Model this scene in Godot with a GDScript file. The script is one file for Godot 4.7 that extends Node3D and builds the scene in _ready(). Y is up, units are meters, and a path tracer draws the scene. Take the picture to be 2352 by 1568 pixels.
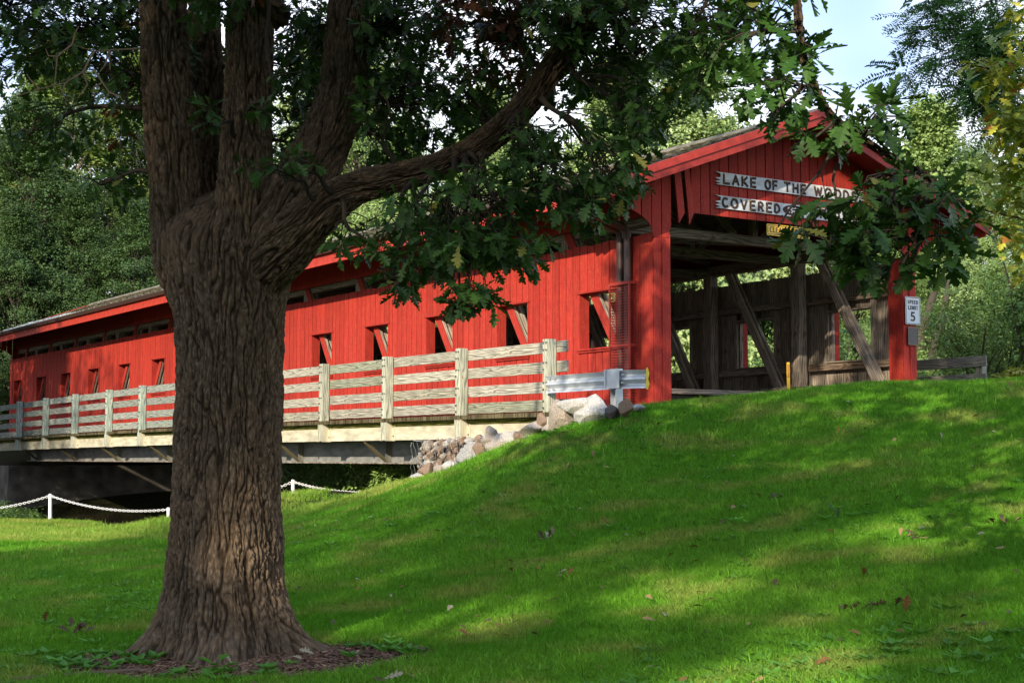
extends Node3D
# A covered bridge behind an old oak. Metres, y up. The bridge has axes of its own: s runs along it (away from the portal), u across it.

const FOCAL := 3471.0
const PITCH := 0.07649
const TURN := 0.58119          # the bridge's turn about y
const ACROSS := 18.5           # from the eye to the near side wall
const ALONG := 23.1            # from the eye to the portal
const EYE := Vector3(0, 1.6, 0)
const TO_SUN := Vector3(-0.479, 0.5, 1.092)

var rng := RandomNumberGenerator.new()
var ldir := Vector3(-sin(TURN), 0, -cos(TURN))
var wdir := Vector3(cos(TURN), 0, -sin(TURN))
var base := Vector3.ZERO
var M := {}
var names := {}
var deep := []                 # and where the crowns close up: [outline, share of sprays kept]
var lit_wide := []
var lit := []                  # outlines across the sun's rays where leaves are left out to let sun through
var sun_a := Vector3.ZERO
var sun_b := Vector3.ZERO

class MB:
	var v := PackedVector3Array()
	var n := PackedVector3Array()
	var t := PackedVector2Array()
	var c := PackedColorArray()
	var i := PackedInt32Array()
	func tri(a: Vector3, b: Vector3, d: Vector3, nn: Vector3, col: Color, ta := Vector2.ZERO, tb := Vector2.ZERO, td := Vector2.ZERO) -> void:
		var k := v.size()
		v.append(a); v.append(b); v.append(d)
		n.append(nn); n.append(nn); n.append(nn)
		t.append(ta); t.append(tb); t.append(td)
		c.append(col); c.append(col); c.append(col)
		if (b - a).cross(d - a).dot(nn) > 0.0:
			i.append(k); i.append(k + 2); i.append(k + 1)
		else:
			i.append(k); i.append(k + 1); i.append(k + 2)
	func quad(a: Vector3, b: Vector3, d: Vector3, e: Vector3, nn: Vector3, col: Color, ta := Vector2.ZERO, tb := Vector2.ZERO, td := Vector2.ZERO, te := Vector2.ZERO) -> void:
		tri(a, b, d, nn, col, ta, tb, td)
		tri(a, d, e, nn, col, ta, td, te)
	# a box whose texture runs along its longest side; cut is the chamfer
	func box(at: Vector3, size: Vector3, bs: Basis, col: Color, off := Vector2.ZERO, cut := 0.0) -> void:
		var h := size * 0.5
		var long := 0
		if size.y >= size.x and size.y >= size.z: long = 1
		elif size.z >= size.x: long = 2
		for ax in 3:
			var u1: int = (ax + 1) % 3
			var u2: int = (ax + 2) % 3
			if u2 == long:
				var q := u1
				u1 = u2
				u2 = q
			for sg in [-1.0, 1.0]:
				var pts := []
				var uvs := []
				for k in 4:
					var p := Vector3.ZERO
					p[ax] = h[ax] * sg
					p[u1] = (h[u1] - cut) * (-1.0 if k == 0 or k == 3 else 1.0)
					p[u2] = (h[u2] - cut) * (-1.0 if k < 2 else 1.0)
					pts.append(at + bs * p)
					uvs.append(off + Vector2(p[u1], p[u2] + ax * 0.31))
				var nn := Vector3.ZERO
				nn[ax] = sg
				quad(pts[0], pts[1], pts[2], pts[3], bs * nn, col, uvs[0], uvs[1], uvs[2], uvs[3])
		if cut > 0.0:
			for ax in 3:
				var u1: int = (ax + 1) % 3
				var u2: int = (ax + 2) % 3
				for s1 in [-1.0, 1.0]:
					for s2 in [-1.0, 1.0]:
						var pts := []
						for e in [-1.0, 1.0]:
							var p := Vector3.ZERO
							p[ax] = (h[ax] - cut) * e
							p[u1] = h[u1] * s1
							p[u2] = (h[u2] - cut) * s2
							var p2 := p
							p2[u1] = (h[u1] - cut) * s1
							p2[u2] = h[u2] * s2
							pts.append(at + bs * p)
							pts.append(at + bs * p2)
						var nn := Vector3.ZERO
						nn[u1] = s1
						nn[u2] = s2
						quad(pts[0], pts[1], pts[3], pts[2], bs * nn.normalized(), col, off, off + Vector2(0, cut), off + Vector2(h[ax], cut), off + Vector2(h[ax], 0))
	# an outline in the plane of two axes, made deep along the third
	func prism(poly: PackedVector2Array, at: Vector3, ex: Vector3, ey: Vector3, ez: Vector3, depth: float, col: Color, off := Vector2.ZERO, upright := true) -> void:
		var idx := Geometry2D.triangulate_polygon(poly)
		for side in [0.0, 1.0]:
			var nn := ez * (1.0 if side > 0.5 else -1.0)
			for k in range(0, idx.size(), 3):
				var a := poly[idx[k]]
				var b := poly[idx[k + 1]]
				var d := poly[idx[k + 2]]
				tri(at + ex * a.x + ey * a.y + ez * depth * side, at + ex * b.x + ey * b.y + ez * depth * side, at + ex * d.x + ey * d.y + ez * depth * side, nn, col, off + sw(a, upright), off + sw(b, upright), off + sw(d, upright))
		var mid := Vector2.ZERO
		for p in poly: mid += p / poly.size()
		var area := 0.0
		for k in poly.size():
			var a := poly[k]
			var b := poly[(k + 1) % poly.size()]
			area += a.x * b.y - b.x * a.y
		for k in poly.size():
			var a := poly[k]
			var b := poly[(k + 1) % poly.size()]
			var o := Vector2(b.y - a.y, a.x - b.x).normalized() * signf(area)
			var pa := at + ex * a.x + ey * a.y
			var pb := at + ex * b.x + ey * b.y
			quad(pa, pb, pb + ez * depth, pa + ez * depth, ex * o.x + ey * o.y, col, off + sw(a, upright), off + sw(b, upright), off + sw(b, upright) + Vector2(0, depth), off + sw(a, upright) + Vector2(0, depth))
	func sw(p: Vector2, upright: bool) -> Vector2:
		return Vector2(p.y, p.x) if upright else p
	func tube(pts: PackedVector3Array, rad: PackedFloat32Array, sides: int, col: Color, cap := true) -> void:
		var k0 := v.size()
		var m := pts.size()
		var side := Vector3(0.31, 0.2, 0.93)
		var run := 0.0
		for a in m:
			var d := (pts[mini(a + 1, m - 1)] - pts[maxi(a - 1, 0)]).normalized()
			var x := side - d * side.dot(d)
			if x.length() < 0.05: x = d.cross(Vector3(0.5, 0.1, 0.8))
			x = x.normalized()
			side = x
			var y := d.cross(x)
			if a > 0: run += pts[a].distance_to(pts[a - 1])
			for b in sides + 1:
				var an := TAU * b / sides
				var o := x * cos(an) + y * sin(an)
				v.append(pts[a] + o * rad[a])
				n.append(o)
				t.append(Vector2(float(b) / sides * rad[0] * 6.0, run))
				c.append(col)
		for a in m - 1:
			for b in sides:
				var p := k0 + a * (sides + 1) + b
				var q := p + sides + 1
				i.append_array(PackedInt32Array([p, q, p + 1, p + 1, q, q + 1]))
		if cap:
			for e in [0, m - 1]:
				var d := (pts[1] - pts[0]).normalized() * -1.0 if e == 0 else (pts[m - 1] - pts[m - 2]).normalized()
				for b in sides:
					tri(pts[e], v[k0 + e * (sides + 1) + b], v[k0 + e * (sides + 1) + b + 1], d, col)
	func rod(a: Vector3, b: Vector3, r: float, sides: int, col: Color) -> void:
		tube(PackedVector3Array([a, b]), PackedFloat32Array([r, r]), sides, col)
	func mesh(m: Material) -> ArrayMesh:
		var arr := []
		arr.resize(Mesh.ARRAY_MAX)
		arr[Mesh.ARRAY_VERTEX] = v
		arr[Mesh.ARRAY_NORMAL] = n
		arr[Mesh.ARRAY_TEX_UV] = t
		arr[Mesh.ARRAY_COLOR] = c
		arr[Mesh.ARRAY_INDEX] = i
		var am := ArrayMesh.new()
		am.add_surface_from_arrays(Mesh.PRIMITIVE_TRIANGLES, arr)
		am.surface_set_material(0, m)
		return am

# ---------------------------------------------------------------- naming
func numbered(called: String) -> String:
	var k: int = names.get(called, 0)
	names[called] = k + 1
	return called if k == 0 else "%s_%03d" % [called, k]

func tag(o: Node, label: String, category: String, group := "", kind := "") -> Node:
	if label: o.set_meta("label", label)
	if category: o.set_meta("category", category)
	if group: o.set_meta("group", group)
	if kind: o.set_meta("kind", kind)
	return o

func thing(called: String, label: String, category: String, at := Vector3.ZERO, turn := 0.0, group := "") -> Node3D:
	var o := Node3D.new()
	o.name = numbered(called)
	add_child(o)
	o.position = at
	o.rotation.y = turn
	tag(o, label, category, group)
	return o

func put(mesh: Mesh, called: String, parent: Node = null) -> MeshInstance3D:
	var o := MeshInstance3D.new()
	o.mesh = mesh
	if parent == null:
		o.name = numbered(called)
		add_child(o)
	else:
		o.name = called
		parent.add_child(o, true)
		if o.name != called:
			var k := 1
			while parent.has_node("%s_%03d" % [called, k]): k += 1
			o.name = "%s_%03d" % [called, k]
	return o

func holder(called: String, parent: Node) -> Node3D:
	var o := Node3D.new()
	o.name = called
	var k := 1
	while parent.has_node(NodePath(o.name)):
		o.name = "%s_%03d" % [called, k]
		k += 1
	parent.add_child(o, true)
	return o

# ---------------------------------------------------------------- places
func ray(x: float, y: float) -> Vector3:
	var a := Vector3((x - 1176.0) / FOCAL, -(y - 784.0) / FOCAL, -1.0)
	return Vector3(a.x, cos(PITCH) * a.y - sin(PITCH) * a.z, sin(PITCH) * a.y + cos(PITCH) * a.z)

func at(x: float, y: float, depth: float) -> Vector3:
	var r := ray(x, y)
	return EYE + r * (depth / -r.z)

func at_u(x: float, y: float, u: float) -> Vector3:        # where that line of sight meets the upright plane at u
	var r := ray(x, y)
	return EYE + r * ((ACROSS + u) / r.dot(wdir))

func bp(s: float, u: float, y: float) -> Vector3:
	return ldir * (s + ALONG) + wdir * (u + ACROSS) + Vector3(0, y, 0)

func su(p: Vector3) -> Vector2:
	return Vector2(p.dot(ldir) - ALONG, p.dot(wdir) - ACROSS)

func lp(s: float, u: float, y: float) -> Vector3:          # in the bridge's own axes
	return Vector3(u, y, -s)

func bay(k: float) -> float:
	return 3.2 * k + 0.33 * maxf(0.0, k - 8.0)

# ---------------------------------------------------------------- materials
func lin(r: float, g: float, b: float) -> Color:
	return Color(r, g, b)

func mat(called: String, rough: float, tex: Texture2D = null, metal := 0.0, spec := 0.5) -> StandardMaterial3D:
	var m := StandardMaterial3D.new()
	m.resource_name = called
	m.vertex_color_use_as_albedo = true
	m.roughness = rough
	m.metallic = metal
	m.metallic_specular = spec
	if tex:
		m.albedo_texture = tex
	M[called] = m
	return m

func noise(seed_: int, freq: float, kind := FastNoiseLite.TYPE_SIMPLEX_SMOOTH, oct := 4) -> FastNoiseLite:
	var f := FastNoiseLite.new()
	f.seed = seed_
	f.noise_type = kind
	f.frequency = freq
	f.fractal_type = FastNoiseLite.FRACTAL_FBM if oct > 1 else FastNoiseLite.FRACTAL_NONE
	f.fractal_octaves = oct
	return f

func tex(im: Image) -> ImageTexture:
	return ImageTexture.create_from_image(im)

func painted_boards() -> Image:                # red paint on rough sawn wood: streaks and a few chips
	var w := 512
	var h := 256
	var im := Image.create_empty(w, h, false, Image.FORMAT_RGB8)
	var g := noise(3, 1.0, FastNoiseLite.TYPE_SIMPLEX_SMOOTH, 3)
	var blot := noise(4, 0.012)
	var chip := noise(5, 1.0, FastNoiseLite.TYPE_SIMPLEX_SMOOTH, 2)
	for y in h:
		for x in w:
			var k := 0.92 + 0.16 * g.get_noise_2d(x * 0.012, y * 0.45) + 0.05 * blot.get_noise_2d(x, y) + 0.16 * g.get_noise_2d(x * 0.003 + 50.0, y * 0.12)
			var col := Color(0.73 * k, 0.225 * k * (1.0 + 0.12 * blot.get_noise_2d(x + 900, y)), 0.172 * k)
			var ch := chip.get_noise_2d(x * 0.035, y * 0.32)
			if ch > 0.58: col = col.lerp(Color(0.86, 0.62, 0.55), clampf((ch - 0.58) * 7.0, 0, 0.75))
			im.set_pixel(x, y, col)
	return im

func grain(seed_: int, knots: int, contrast: float, w := 1024, h := 128) -> Image:   # growth rings cut along a board, bent round knots
	var im := Image.create_empty(w, h, false, Image.FORMAT_RGB8)
	var r := RandomNumberGenerator.new()
	r.seed = seed_
	var ks := []
	for k in knots: ks.append(Vector3(r.randf() * w, r.randf() * h, r.randf_range(5, 10)))
	var warp := noise(seed_ + 1, 0.0016, FastNoiseLite.TYPE_SIMPLEX_SMOOTH, 2)
	var fine := noise(seed_ + 2, 1.0, FastNoiseLite.TYPE_SIMPLEX_SMOOTH, 2)
	var tone := noise(seed_ + 3, 0.006)
	for y in h:
		for x in w:
			var f := y + 34.0 * warp.get_noise_2d(x, y * 4.0)
			var kn := 0.0
			for q in ks:
				var dx: float = (x - q.x) * 0.28
				var dy: float = y - q.y
				var d2: float = (dx * dx + dy * dy) / (q.z * q.z)
				if d2 < 14.0:
					f += signf(dy) * 14.0 * exp(-d2 * 0.4)
					kn = maxf(kn, exp(-d2 * 6.0))
			var ring := 0.5 + 0.5 * sin(f * 0.26)
			var val := 1.0 - contrast * (0.55 * pow(ring, 3.0) + 0.3 * (0.5 + fine.get_noise_2d(x * 0.004, y * 0.5))) + 0.16 * tone.get_noise_2d(x, y * 3.0)
			var col := Color(val, val, val)
			if kn > 0.1: col = col.lerp(Color(0.62, 0.42, 0.24), kn * 0.8)
			im.set_pixel(x, y, col)
	return im

func mottled(seed_: int, size: int, freq: float, lo: float, hi: float) -> Image:
	var im := Image.create_empty(size, size, false, Image.FORMAT_RGB8)
	var f := noise(seed_, freq, FastNoiseLite.TYPE_SIMPLEX_SMOOTH, 5).get_seamless_image(size, size)
	for y in size:
		for x in size:
			var k := lerpf(lo, hi, f.get_pixel(x, y).r)
			im.set_pixel(x, y, Color(k, k, k))
	return im

func make_materials() -> void:
	mat("paint", 0.72, tex(painted_boards()), 0.0, 0.35)
	M.paint.uv1_scale = Vector3(0.5, 1.0, 1)
	mat("paint_trim", 0.6, tex(mottled(8, 128, 0.03, 0.8, 1.0)), 0.0, 0.4)
	var g1 := grain(21, 5, 0.62)
	mat("rail_wood", 0.85, tex(g1), 0.0, 0.25)
	M.rail_wood.uv1_scale = Vector3(0.31, 4.4, 1)
	M.rail_wood.heightmap_enabled = true
	M.rail_wood.heightmap_texture = M.rail_wood.albedo_texture
	M.rail_wood.heightmap_scale = 0.3
	mat("post_wood", 0.85, tex(grain(31, 4, 0.5)), 0.0, 0.25)
	M.post_wood.uv1_scale = Vector3(0.4, 3.0, 1)
	mat("truss_wood", 0.88, tex(grain(41, 6, 0.6)), 0.0, 0.25)
	M.truss_wood.uv1_scale = Vector3(0.3, 3.0, 1)
	mat("shake", 0.95, tex(mottled(51, 256, 0.02, 0.55, 1.0)), 0.0, 0.2)
	M.shake.uv1_scale = Vector3(0.8, 0.8, 1)
	mat("steel_paint", 0.6, tex(mottled(61, 256, 0.015, 0.72, 1.0)), 0.0, 0.4)
	M.steel_paint.uv1_scale = Vector3(0.35, 1.3, 1)
	mat("rust", 0.9, tex(mottled(62, 128, 0.04, 0.4, 1.0)))
	mat("galvanised", 0.42, tex(mottled(63, 128, 0.03, 0.85, 1.0)), 0.35)
	mat("concrete", 0.92, tex(mottled(64, 256, 0.012, 0.55, 1.0)))
	M.concrete.uv1_scale = Vector3(0.3, 0.3, 1)
	mat("stone", 0.9, tex(mottled(65, 256, 0.02, 0.5, 1.0)))
	M.stone.uv1_triplanar = true
	M.stone.uv1_scale = Vector3(1.6, 1.6, 1.6)
	M.stone.heightmap_enabled = true
	M.stone.heightmap_texture = M.stone.albedo_texture
	M.stone.heightmap_scale = 1.5
	mat("plain", 0.55)
	mat("matte", 0.9)
	mat("enamel", 0.35)
	mat("gutter", 0.4, null, 0.2)
	mat("wire", 0.4, null, 0.7)
	mat("bark", 0.95, tex(mottled(71, 512, 0.02, 0.62, 1.0)), 0.0, 0.2)
	M.bark.uv1_scale = Vector3(3.0, 1.2, 1)
	M.bark.heightmap_enabled = true
	M.bark.heightmap_texture = tex(bark_relief())
	M.bark.heightmap_scale = 1.1
	mat("far_bark", 0.95, null, 0.0, 0.2)
	mat("earth", 1.0, tex(mottled(72, 512, 0.02, 0.55, 1.0)), 0.0, 0.1)
	M.earth.uv1_scale = Vector3(0.7, 0.7, 1)
	for q in [["oak_leaf", 0.5, 0.55], ["leaf", 0.55, 0.6], ["grass", 0.6, 0.75], ["dry_leaf", 0.8, 0.2]]:
		var m := mat(q[0], q[1], null, 0.0, 0.2 if q[0] == "grass" else 0.4)
		m.cull_mode = BaseMaterial3D.CULL_DISABLED
		m.backlight_enabled = true
		m.backlight = Color(q[2], q[2], q[2] * 0.6)
	# vertex colours are linear; backlight is sRGB

func bark_relief() -> Image:
	var s := 512
	var f := noise(73, 0.03, FastNoiseLite.TYPE_CELLULAR, 1)
	f.cellular_return_type = FastNoiseLite.RETURN_DISTANCE2_SUB
	var g := noise(74, 0.05, FastNoiseLite.TYPE_SIMPLEX_SMOOTH, 3)
	var im := Image.create_empty(s, s, false, Image.FORMAT_RGB8)
	for y in s:
		for x in s:
			var k := clampf(0.5 + 0.35 * g.get_noise_2d(x * 1.6, y * 0.5) + 0.5 * (f.get_noise_2d(x * 1.6, y * 0.45) + 0.5), 0, 1)
			im.set_pixel(x, y, Color(k, k, k))
	return im

# ---------------------------------------------------------------- sky
func sky_image() -> Image:
	var w := 512
	var h := 256
	var im := Image.create_empty(w, h, false, Image.FORMAT_RGBF)
	var f := noise(91, 1.5, FastNoiseLite.TYPE_SIMPLEX_SMOOTH, 5)
	for y in h:
		var el := PI * (0.5 - (y + 0.5) / h)
		for x in w:
			var az := TAU * (x + 0.5) / w
			var d := Vector3(cos(el) * sin(az), sin(el), cos(el) * cos(az))
			var up := maxf(0.0, d.y)
			var blue := Color(0.43, 0.59, 0.86).lerp(Color(0.22, 0.4, 0.82), pow(up, 0.6))
			var q := d / (up + 0.25)
			var cl := smoothstep(-0.16, 0.2, f.get_noise_3d(q.x * 0.5 + 7.3, q.y * 0.5, q.z * 0.5 + 1.9) + 0.3 + 0.5 * (0.2 - up))
			var col := blue.lerp(Color(1.08, 1.1, 1.14), cl * 0.8)
			im.set_pixel(x, y, col)
	return im

# ---------------------------------------------------------------- ground
var g_pts := []
var g_w := PackedFloat64Array()
var g_x := PackedFloat32Array()
var g_z := PackedFloat32Array()
var g_h := PackedFloat32Array()

func tps(r2: float) -> float:
	return 0.0 if r2 < 1e-9 else r2 * log(r2)

func ground_solve() -> void:
	var p := []
	for q in [[1480, 940, 27.4], [1545, 935, 27.6], [1640, 920, 27.6], [1870, 895, 27.5], [2105, 880, 27.2], [2352, 869, 26.6], [0, 1197, 44], [190, 1197, 44], [380, 1195, 44], [672, 1165, 40], [775, 1150, 35], [540, 1500, 12.1], [0, 1560, 11], [1176, 1560, 10.5], [2340, 1560, 8.5]]:
		p.append(at(q[0], q[1], q[2]) - Vector3(0, 0.04, 0))
	for q in [[1420, 950], [1330, 968], [1250, 992], [1100, 1062], [970, 1099], [940, 1107]]:
		p.append(at_u(q[0], q[1], -3.1) - Vector3(0, 0.03, 0))
	for q in [[-0.5, 3.7, 2.82], [-4, 3.7, 2.8], [-9, 4, 2.85], [-16, 4, 2.9], [0, 9.5, 2.9], [-6, 10, 2.95], [-1, 16, 2.6], [1, 1, 2.2], [2.5, -1.0, 1.2], [5, 1, 0.2], [7, -2, -0.3], [7, 6, 0.0], [12, 0, -1.6], [20, 2, -2.2], [28, 2, -2.2], [20, 12, -1.8], [30, 14, -1.5], [36, 3, -0.9], [41, 3, 1.6], [48, 3, 2.2], [44, -7, -0.5], [60, 4, 3.2], [8, 16, 0.6], [44, 14, 1.5], [2, 22, 2.0], [16, -3.2, -0.9], [26, -5, -1.5]]:
		p.append(bp(q[0], q[1], q[2]))
	for q in [[0, -3, 0], [-6, -5, -0.05], [-8, -20, -0.08], [-12, -30, -0.15], [-4, -25, 0.28], [0, -18, 0.5], [4, -18, 1.1], [8, -18, 1.75], [0, -23, 1.25], [4, -23.5, 1.95], [6, -12, 0.95], [10, -8, 1.3], [12, -18, 2.35], [18, -15, 2.6], [20, -30, 2.9], [10, 5, 0.9], [-10, 5, -0.1], [0, 15, 0], [-25, -20, -0.2], [-20, -40, -0.3], [25, 5, 2.0], [-40, 0, -0.2], [40, 0, 2.5], [40, -40, 2.5], [-45, -50, 0.5], [-40, -95, 6], [0, -95, 4.5], [40, -90, 4], [0, -130, 10], [-50, -130, 12], [55, -130, 9], [-40, 40, 0], [40, 40, 2]]:
		p.append(Vector3(q[0], q[2], q[1]))
	for q in [[30, 30, 0.0], [30, 37, -0.12], [250, 28, -0.05], [250, 35, -0.12], [380, 25, 0.02], [380, 31, 0.0], [380, 37, -0.1], [520, 30, 0.12], [520, 37, 0.03], [600, 43, -0.15], [672, 24, 0.36], [672, 30, 0.4], [672, 36, 0.33], [775, 27, 0.6], [775, 33, 0.55], [860, 24, 0.66], [860, 29, 0.8], [860, 34, 0.72], [940, 26, 0.88], [1100, 24.5, 1.18], [700, 43, -0.6], [800, 40.5, -0.6], [1870, 28.4, 2.83], [2105, 28.4, 2.93], [2352, 28.4, 3.02], [1640, 28.4, 2.58]]:
		p.append(Vector3((q[0] - 1176.0) / FOCAL * q[1], q[2], -q[1]))
	g_pts = p
	var n := p.size()
	var m := n + 3
	var a := []
	for r in m:
		var row := PackedFloat64Array()
		row.resize(m + 1)
		a.append(row)
	for r in n:
		for c in n:
			a[r][c] = tps(Vector2(p[r].x - p[c].x, p[r].z - p[c].z).length_squared()) + (0.25 if r == c else 0.0)
		a[r][n] = 1.0
		a[r][n + 1] = p[r].x
		a[r][n + 2] = p[r].z
		a[n][r] = 1.0
		a[n + 1][r] = p[r].x
		a[n + 2][r] = p[r].z
		a[r][m] = p[r].y
	for c in m:
		var best := c
		for r in range(c, m):
			if absf(a[r][c]) > absf(a[best][c]): best = r
		var sw = a[c]
		a[c] = a[best]
		a[best] = sw
		for r in range(c + 1, m):
			var k: float = a[r][c] / a[c][c]
			if k != 0.0:
				for q in range(c, m + 1): a[r][q] -= k * a[c][q]
	g_w.resize(m)
	for r in range(m - 1, -1, -1):
		var sum: float = a[r][m]
		for q in range(r + 1, m): sum -= a[r][q] * g_w[q]
		g_w[r] = sum / a[r][r]

func ground_exact(x: float, z: float) -> float:
	var cx := clampf(x, -60, 60)
	var cz := clampf(z, -135, 45)
	var n := g_pts.size()
	var h := g_w[n] + g_w[n + 1] * cx + g_w[n + 2] * cz
	for k in n:
		var dx: float = cx - g_pts[k].x
		var dz: float = cz - g_pts[k].z
		h += g_w[k] * tps(dx * dx + dz * dz)
	return h

func ground(x: float, z: float) -> float:      # between the corners of the sheet
	var a := clampi(g_x.bsearch(x) - 1, 0, g_x.size() - 2)
	var b := clampi(g_z.bsearch(z) - 1, 0, g_z.size() - 2)
	var tx := clampf((x - g_x[a]) / (g_x[a + 1] - g_x[a]), 0, 1)
	var tz := clampf((z - g_z[b]) / (g_z[b + 1] - g_z[b]), 0, 1)
	var w := g_x.size()
	return lerpf(lerpf(g_h[b * w + a], g_h[b * w + a + 1], tx), lerpf(g_h[(b + 1) * w + a], g_h[(b + 1) * w + a + 1], tx), tz)

func mulch(x: float, z: float) -> float:       # 1 on the bare earth round the oak
	var q := Vector2((x + 2.2) / 1.7, (z + 11.85) / 0.95)
	return 1.0 - smoothstep(0.75, 1.15, q.length())

func lawn(x: float, z: float) -> bool:
	var q := su(Vector3(x, 0, z))
	if q.x > -0.75 and q.y > -3.3 + 0.2 * sin(q.x * 5.0): return false
	if q.y > 0.8 and q.y < 6.6 and z < -28.9: return false
	if z < -44.6 + 0.4 * sin(x) or q.x > 24 + 0.4 * (q.y + 6.0): return false
	if q.y > -4.6 and q.x > 8.5: return false
	return true

func make_ground() -> void:
	ground_solve()
	for k in range(-12, 0): g_x.append(-34.0 - pow(-k / 12.0, 2.6) * 600.0)
	for k in 137: g_x.append(-34.0 + k * 0.5)
	for k in range(1, 13): g_x.append(34.0 + pow(k / 12.0, 2.6) * 600.0)
	for k in range(-12, 0): g_z.append(-76.0 - pow(-k / 12.0, 2.4) * 560.0)
	for k in 173: g_z.append(-76.0 + k * 0.5)
	for k in range(1, 9): g_z.append(10.0 + pow(k / 8.0, 2.4) * 400.0)
	var w := g_x.size()
	var tone := noise(101, 0.35)
	var b := MB.new()
	for zz in g_z.size():
		for xx in w:
			var x := g_x[xx]
			var z := g_z[zz]
			var h := ground_exact(x, z)
			g_h.append(h)
			var k := tone.get_noise_2d(x, z)
			var col := lin(0.05, 0.1, 0.015).lerp(lin(0.075, 0.085, 0.03), clampf(k + 0.3, 0, 1))
			if not lawn(x, z): col = lin(0.045, 0.05, 0.022).lerp(lin(0.06, 0.045, 0.03), clampf(k + 0.5, 0, 1))
			col = col.lerp(lin(0.05, 0.028, 0.017), mulch(x, z))
			b.v.append(Vector3(x, h, z))
			b.t.append(Vector2(x, z))
			b.c.append(col)
	for zz in g_z.size():
		for xx in w:
			var x0 := b.v[zz * w + maxi(xx - 1, 0)]
			var x1 := b.v[zz * w + mini(xx + 1, w - 1)]
			var z0 := b.v[maxi(zz - 1, 0) * w + xx]
			var z1 := b.v[mini(zz + 1, g_z.size() - 1) * w + xx]
			b.n.append((z1 - z0).cross(x1 - x0).normalized())
	for zz in g_z.size() - 1:
		for xx in w - 1:
			var p := zz * w + xx
			b.i.append_array(PackedInt32Array([p, p + 1, p + w, p + 1, p + w + 1, p + w]))
	var o := put(b.mesh(M.earth), "ground")
	tag(o, "grassy ground that rises from the oak to the bridge entrance", "ground", "", "structure")
	# the lane that runs out of the portal
	var r := MB.new()
	var row := []
	for k in 30:
		var s := 0.0 - k * 0.6
		row.append([bp(s, 0.95, 0), bp(s, 6.5, 0)])
	for k in 29:
		var q := []
		for e in [row[k][0], row[k][1], row[k + 1][1], row[k + 1][0]]:
			q.append(Vector3(e.x, maxf(ground(e.x, e.z) + 0.03, 2.8 if k < 3 else 0.0), e.z))
		r.quad(q[0], q[1], q[2], q[3], Vector3.UP, lin(0.055, 0.053, 0.05), Vector2(0, k), Vector2(5, k), Vector2(5, k + 1), Vector2(0, k + 1))
	tag(put(r.mesh(M.earth), "road"), "narrow asphalt lane leading out of the covered bridge", "road", "", "structure")

# ---------------------------------------------------------------- bridge
func roof_y(u: float) -> float:                # top of the roof boards
	return 8.72 - absf(u - 3.725) * 0.365

func wall_top(s: float) -> float:
	return 6.0

func red(k := 1.0) -> Color:
	return Color(k, k, k)

func in_window(s: float) -> bool:
	for k in 14:
		if s > bay(k) + 1.19 and s < bay(k) + 2.47: return true
	return false

const END := 46.0

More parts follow.
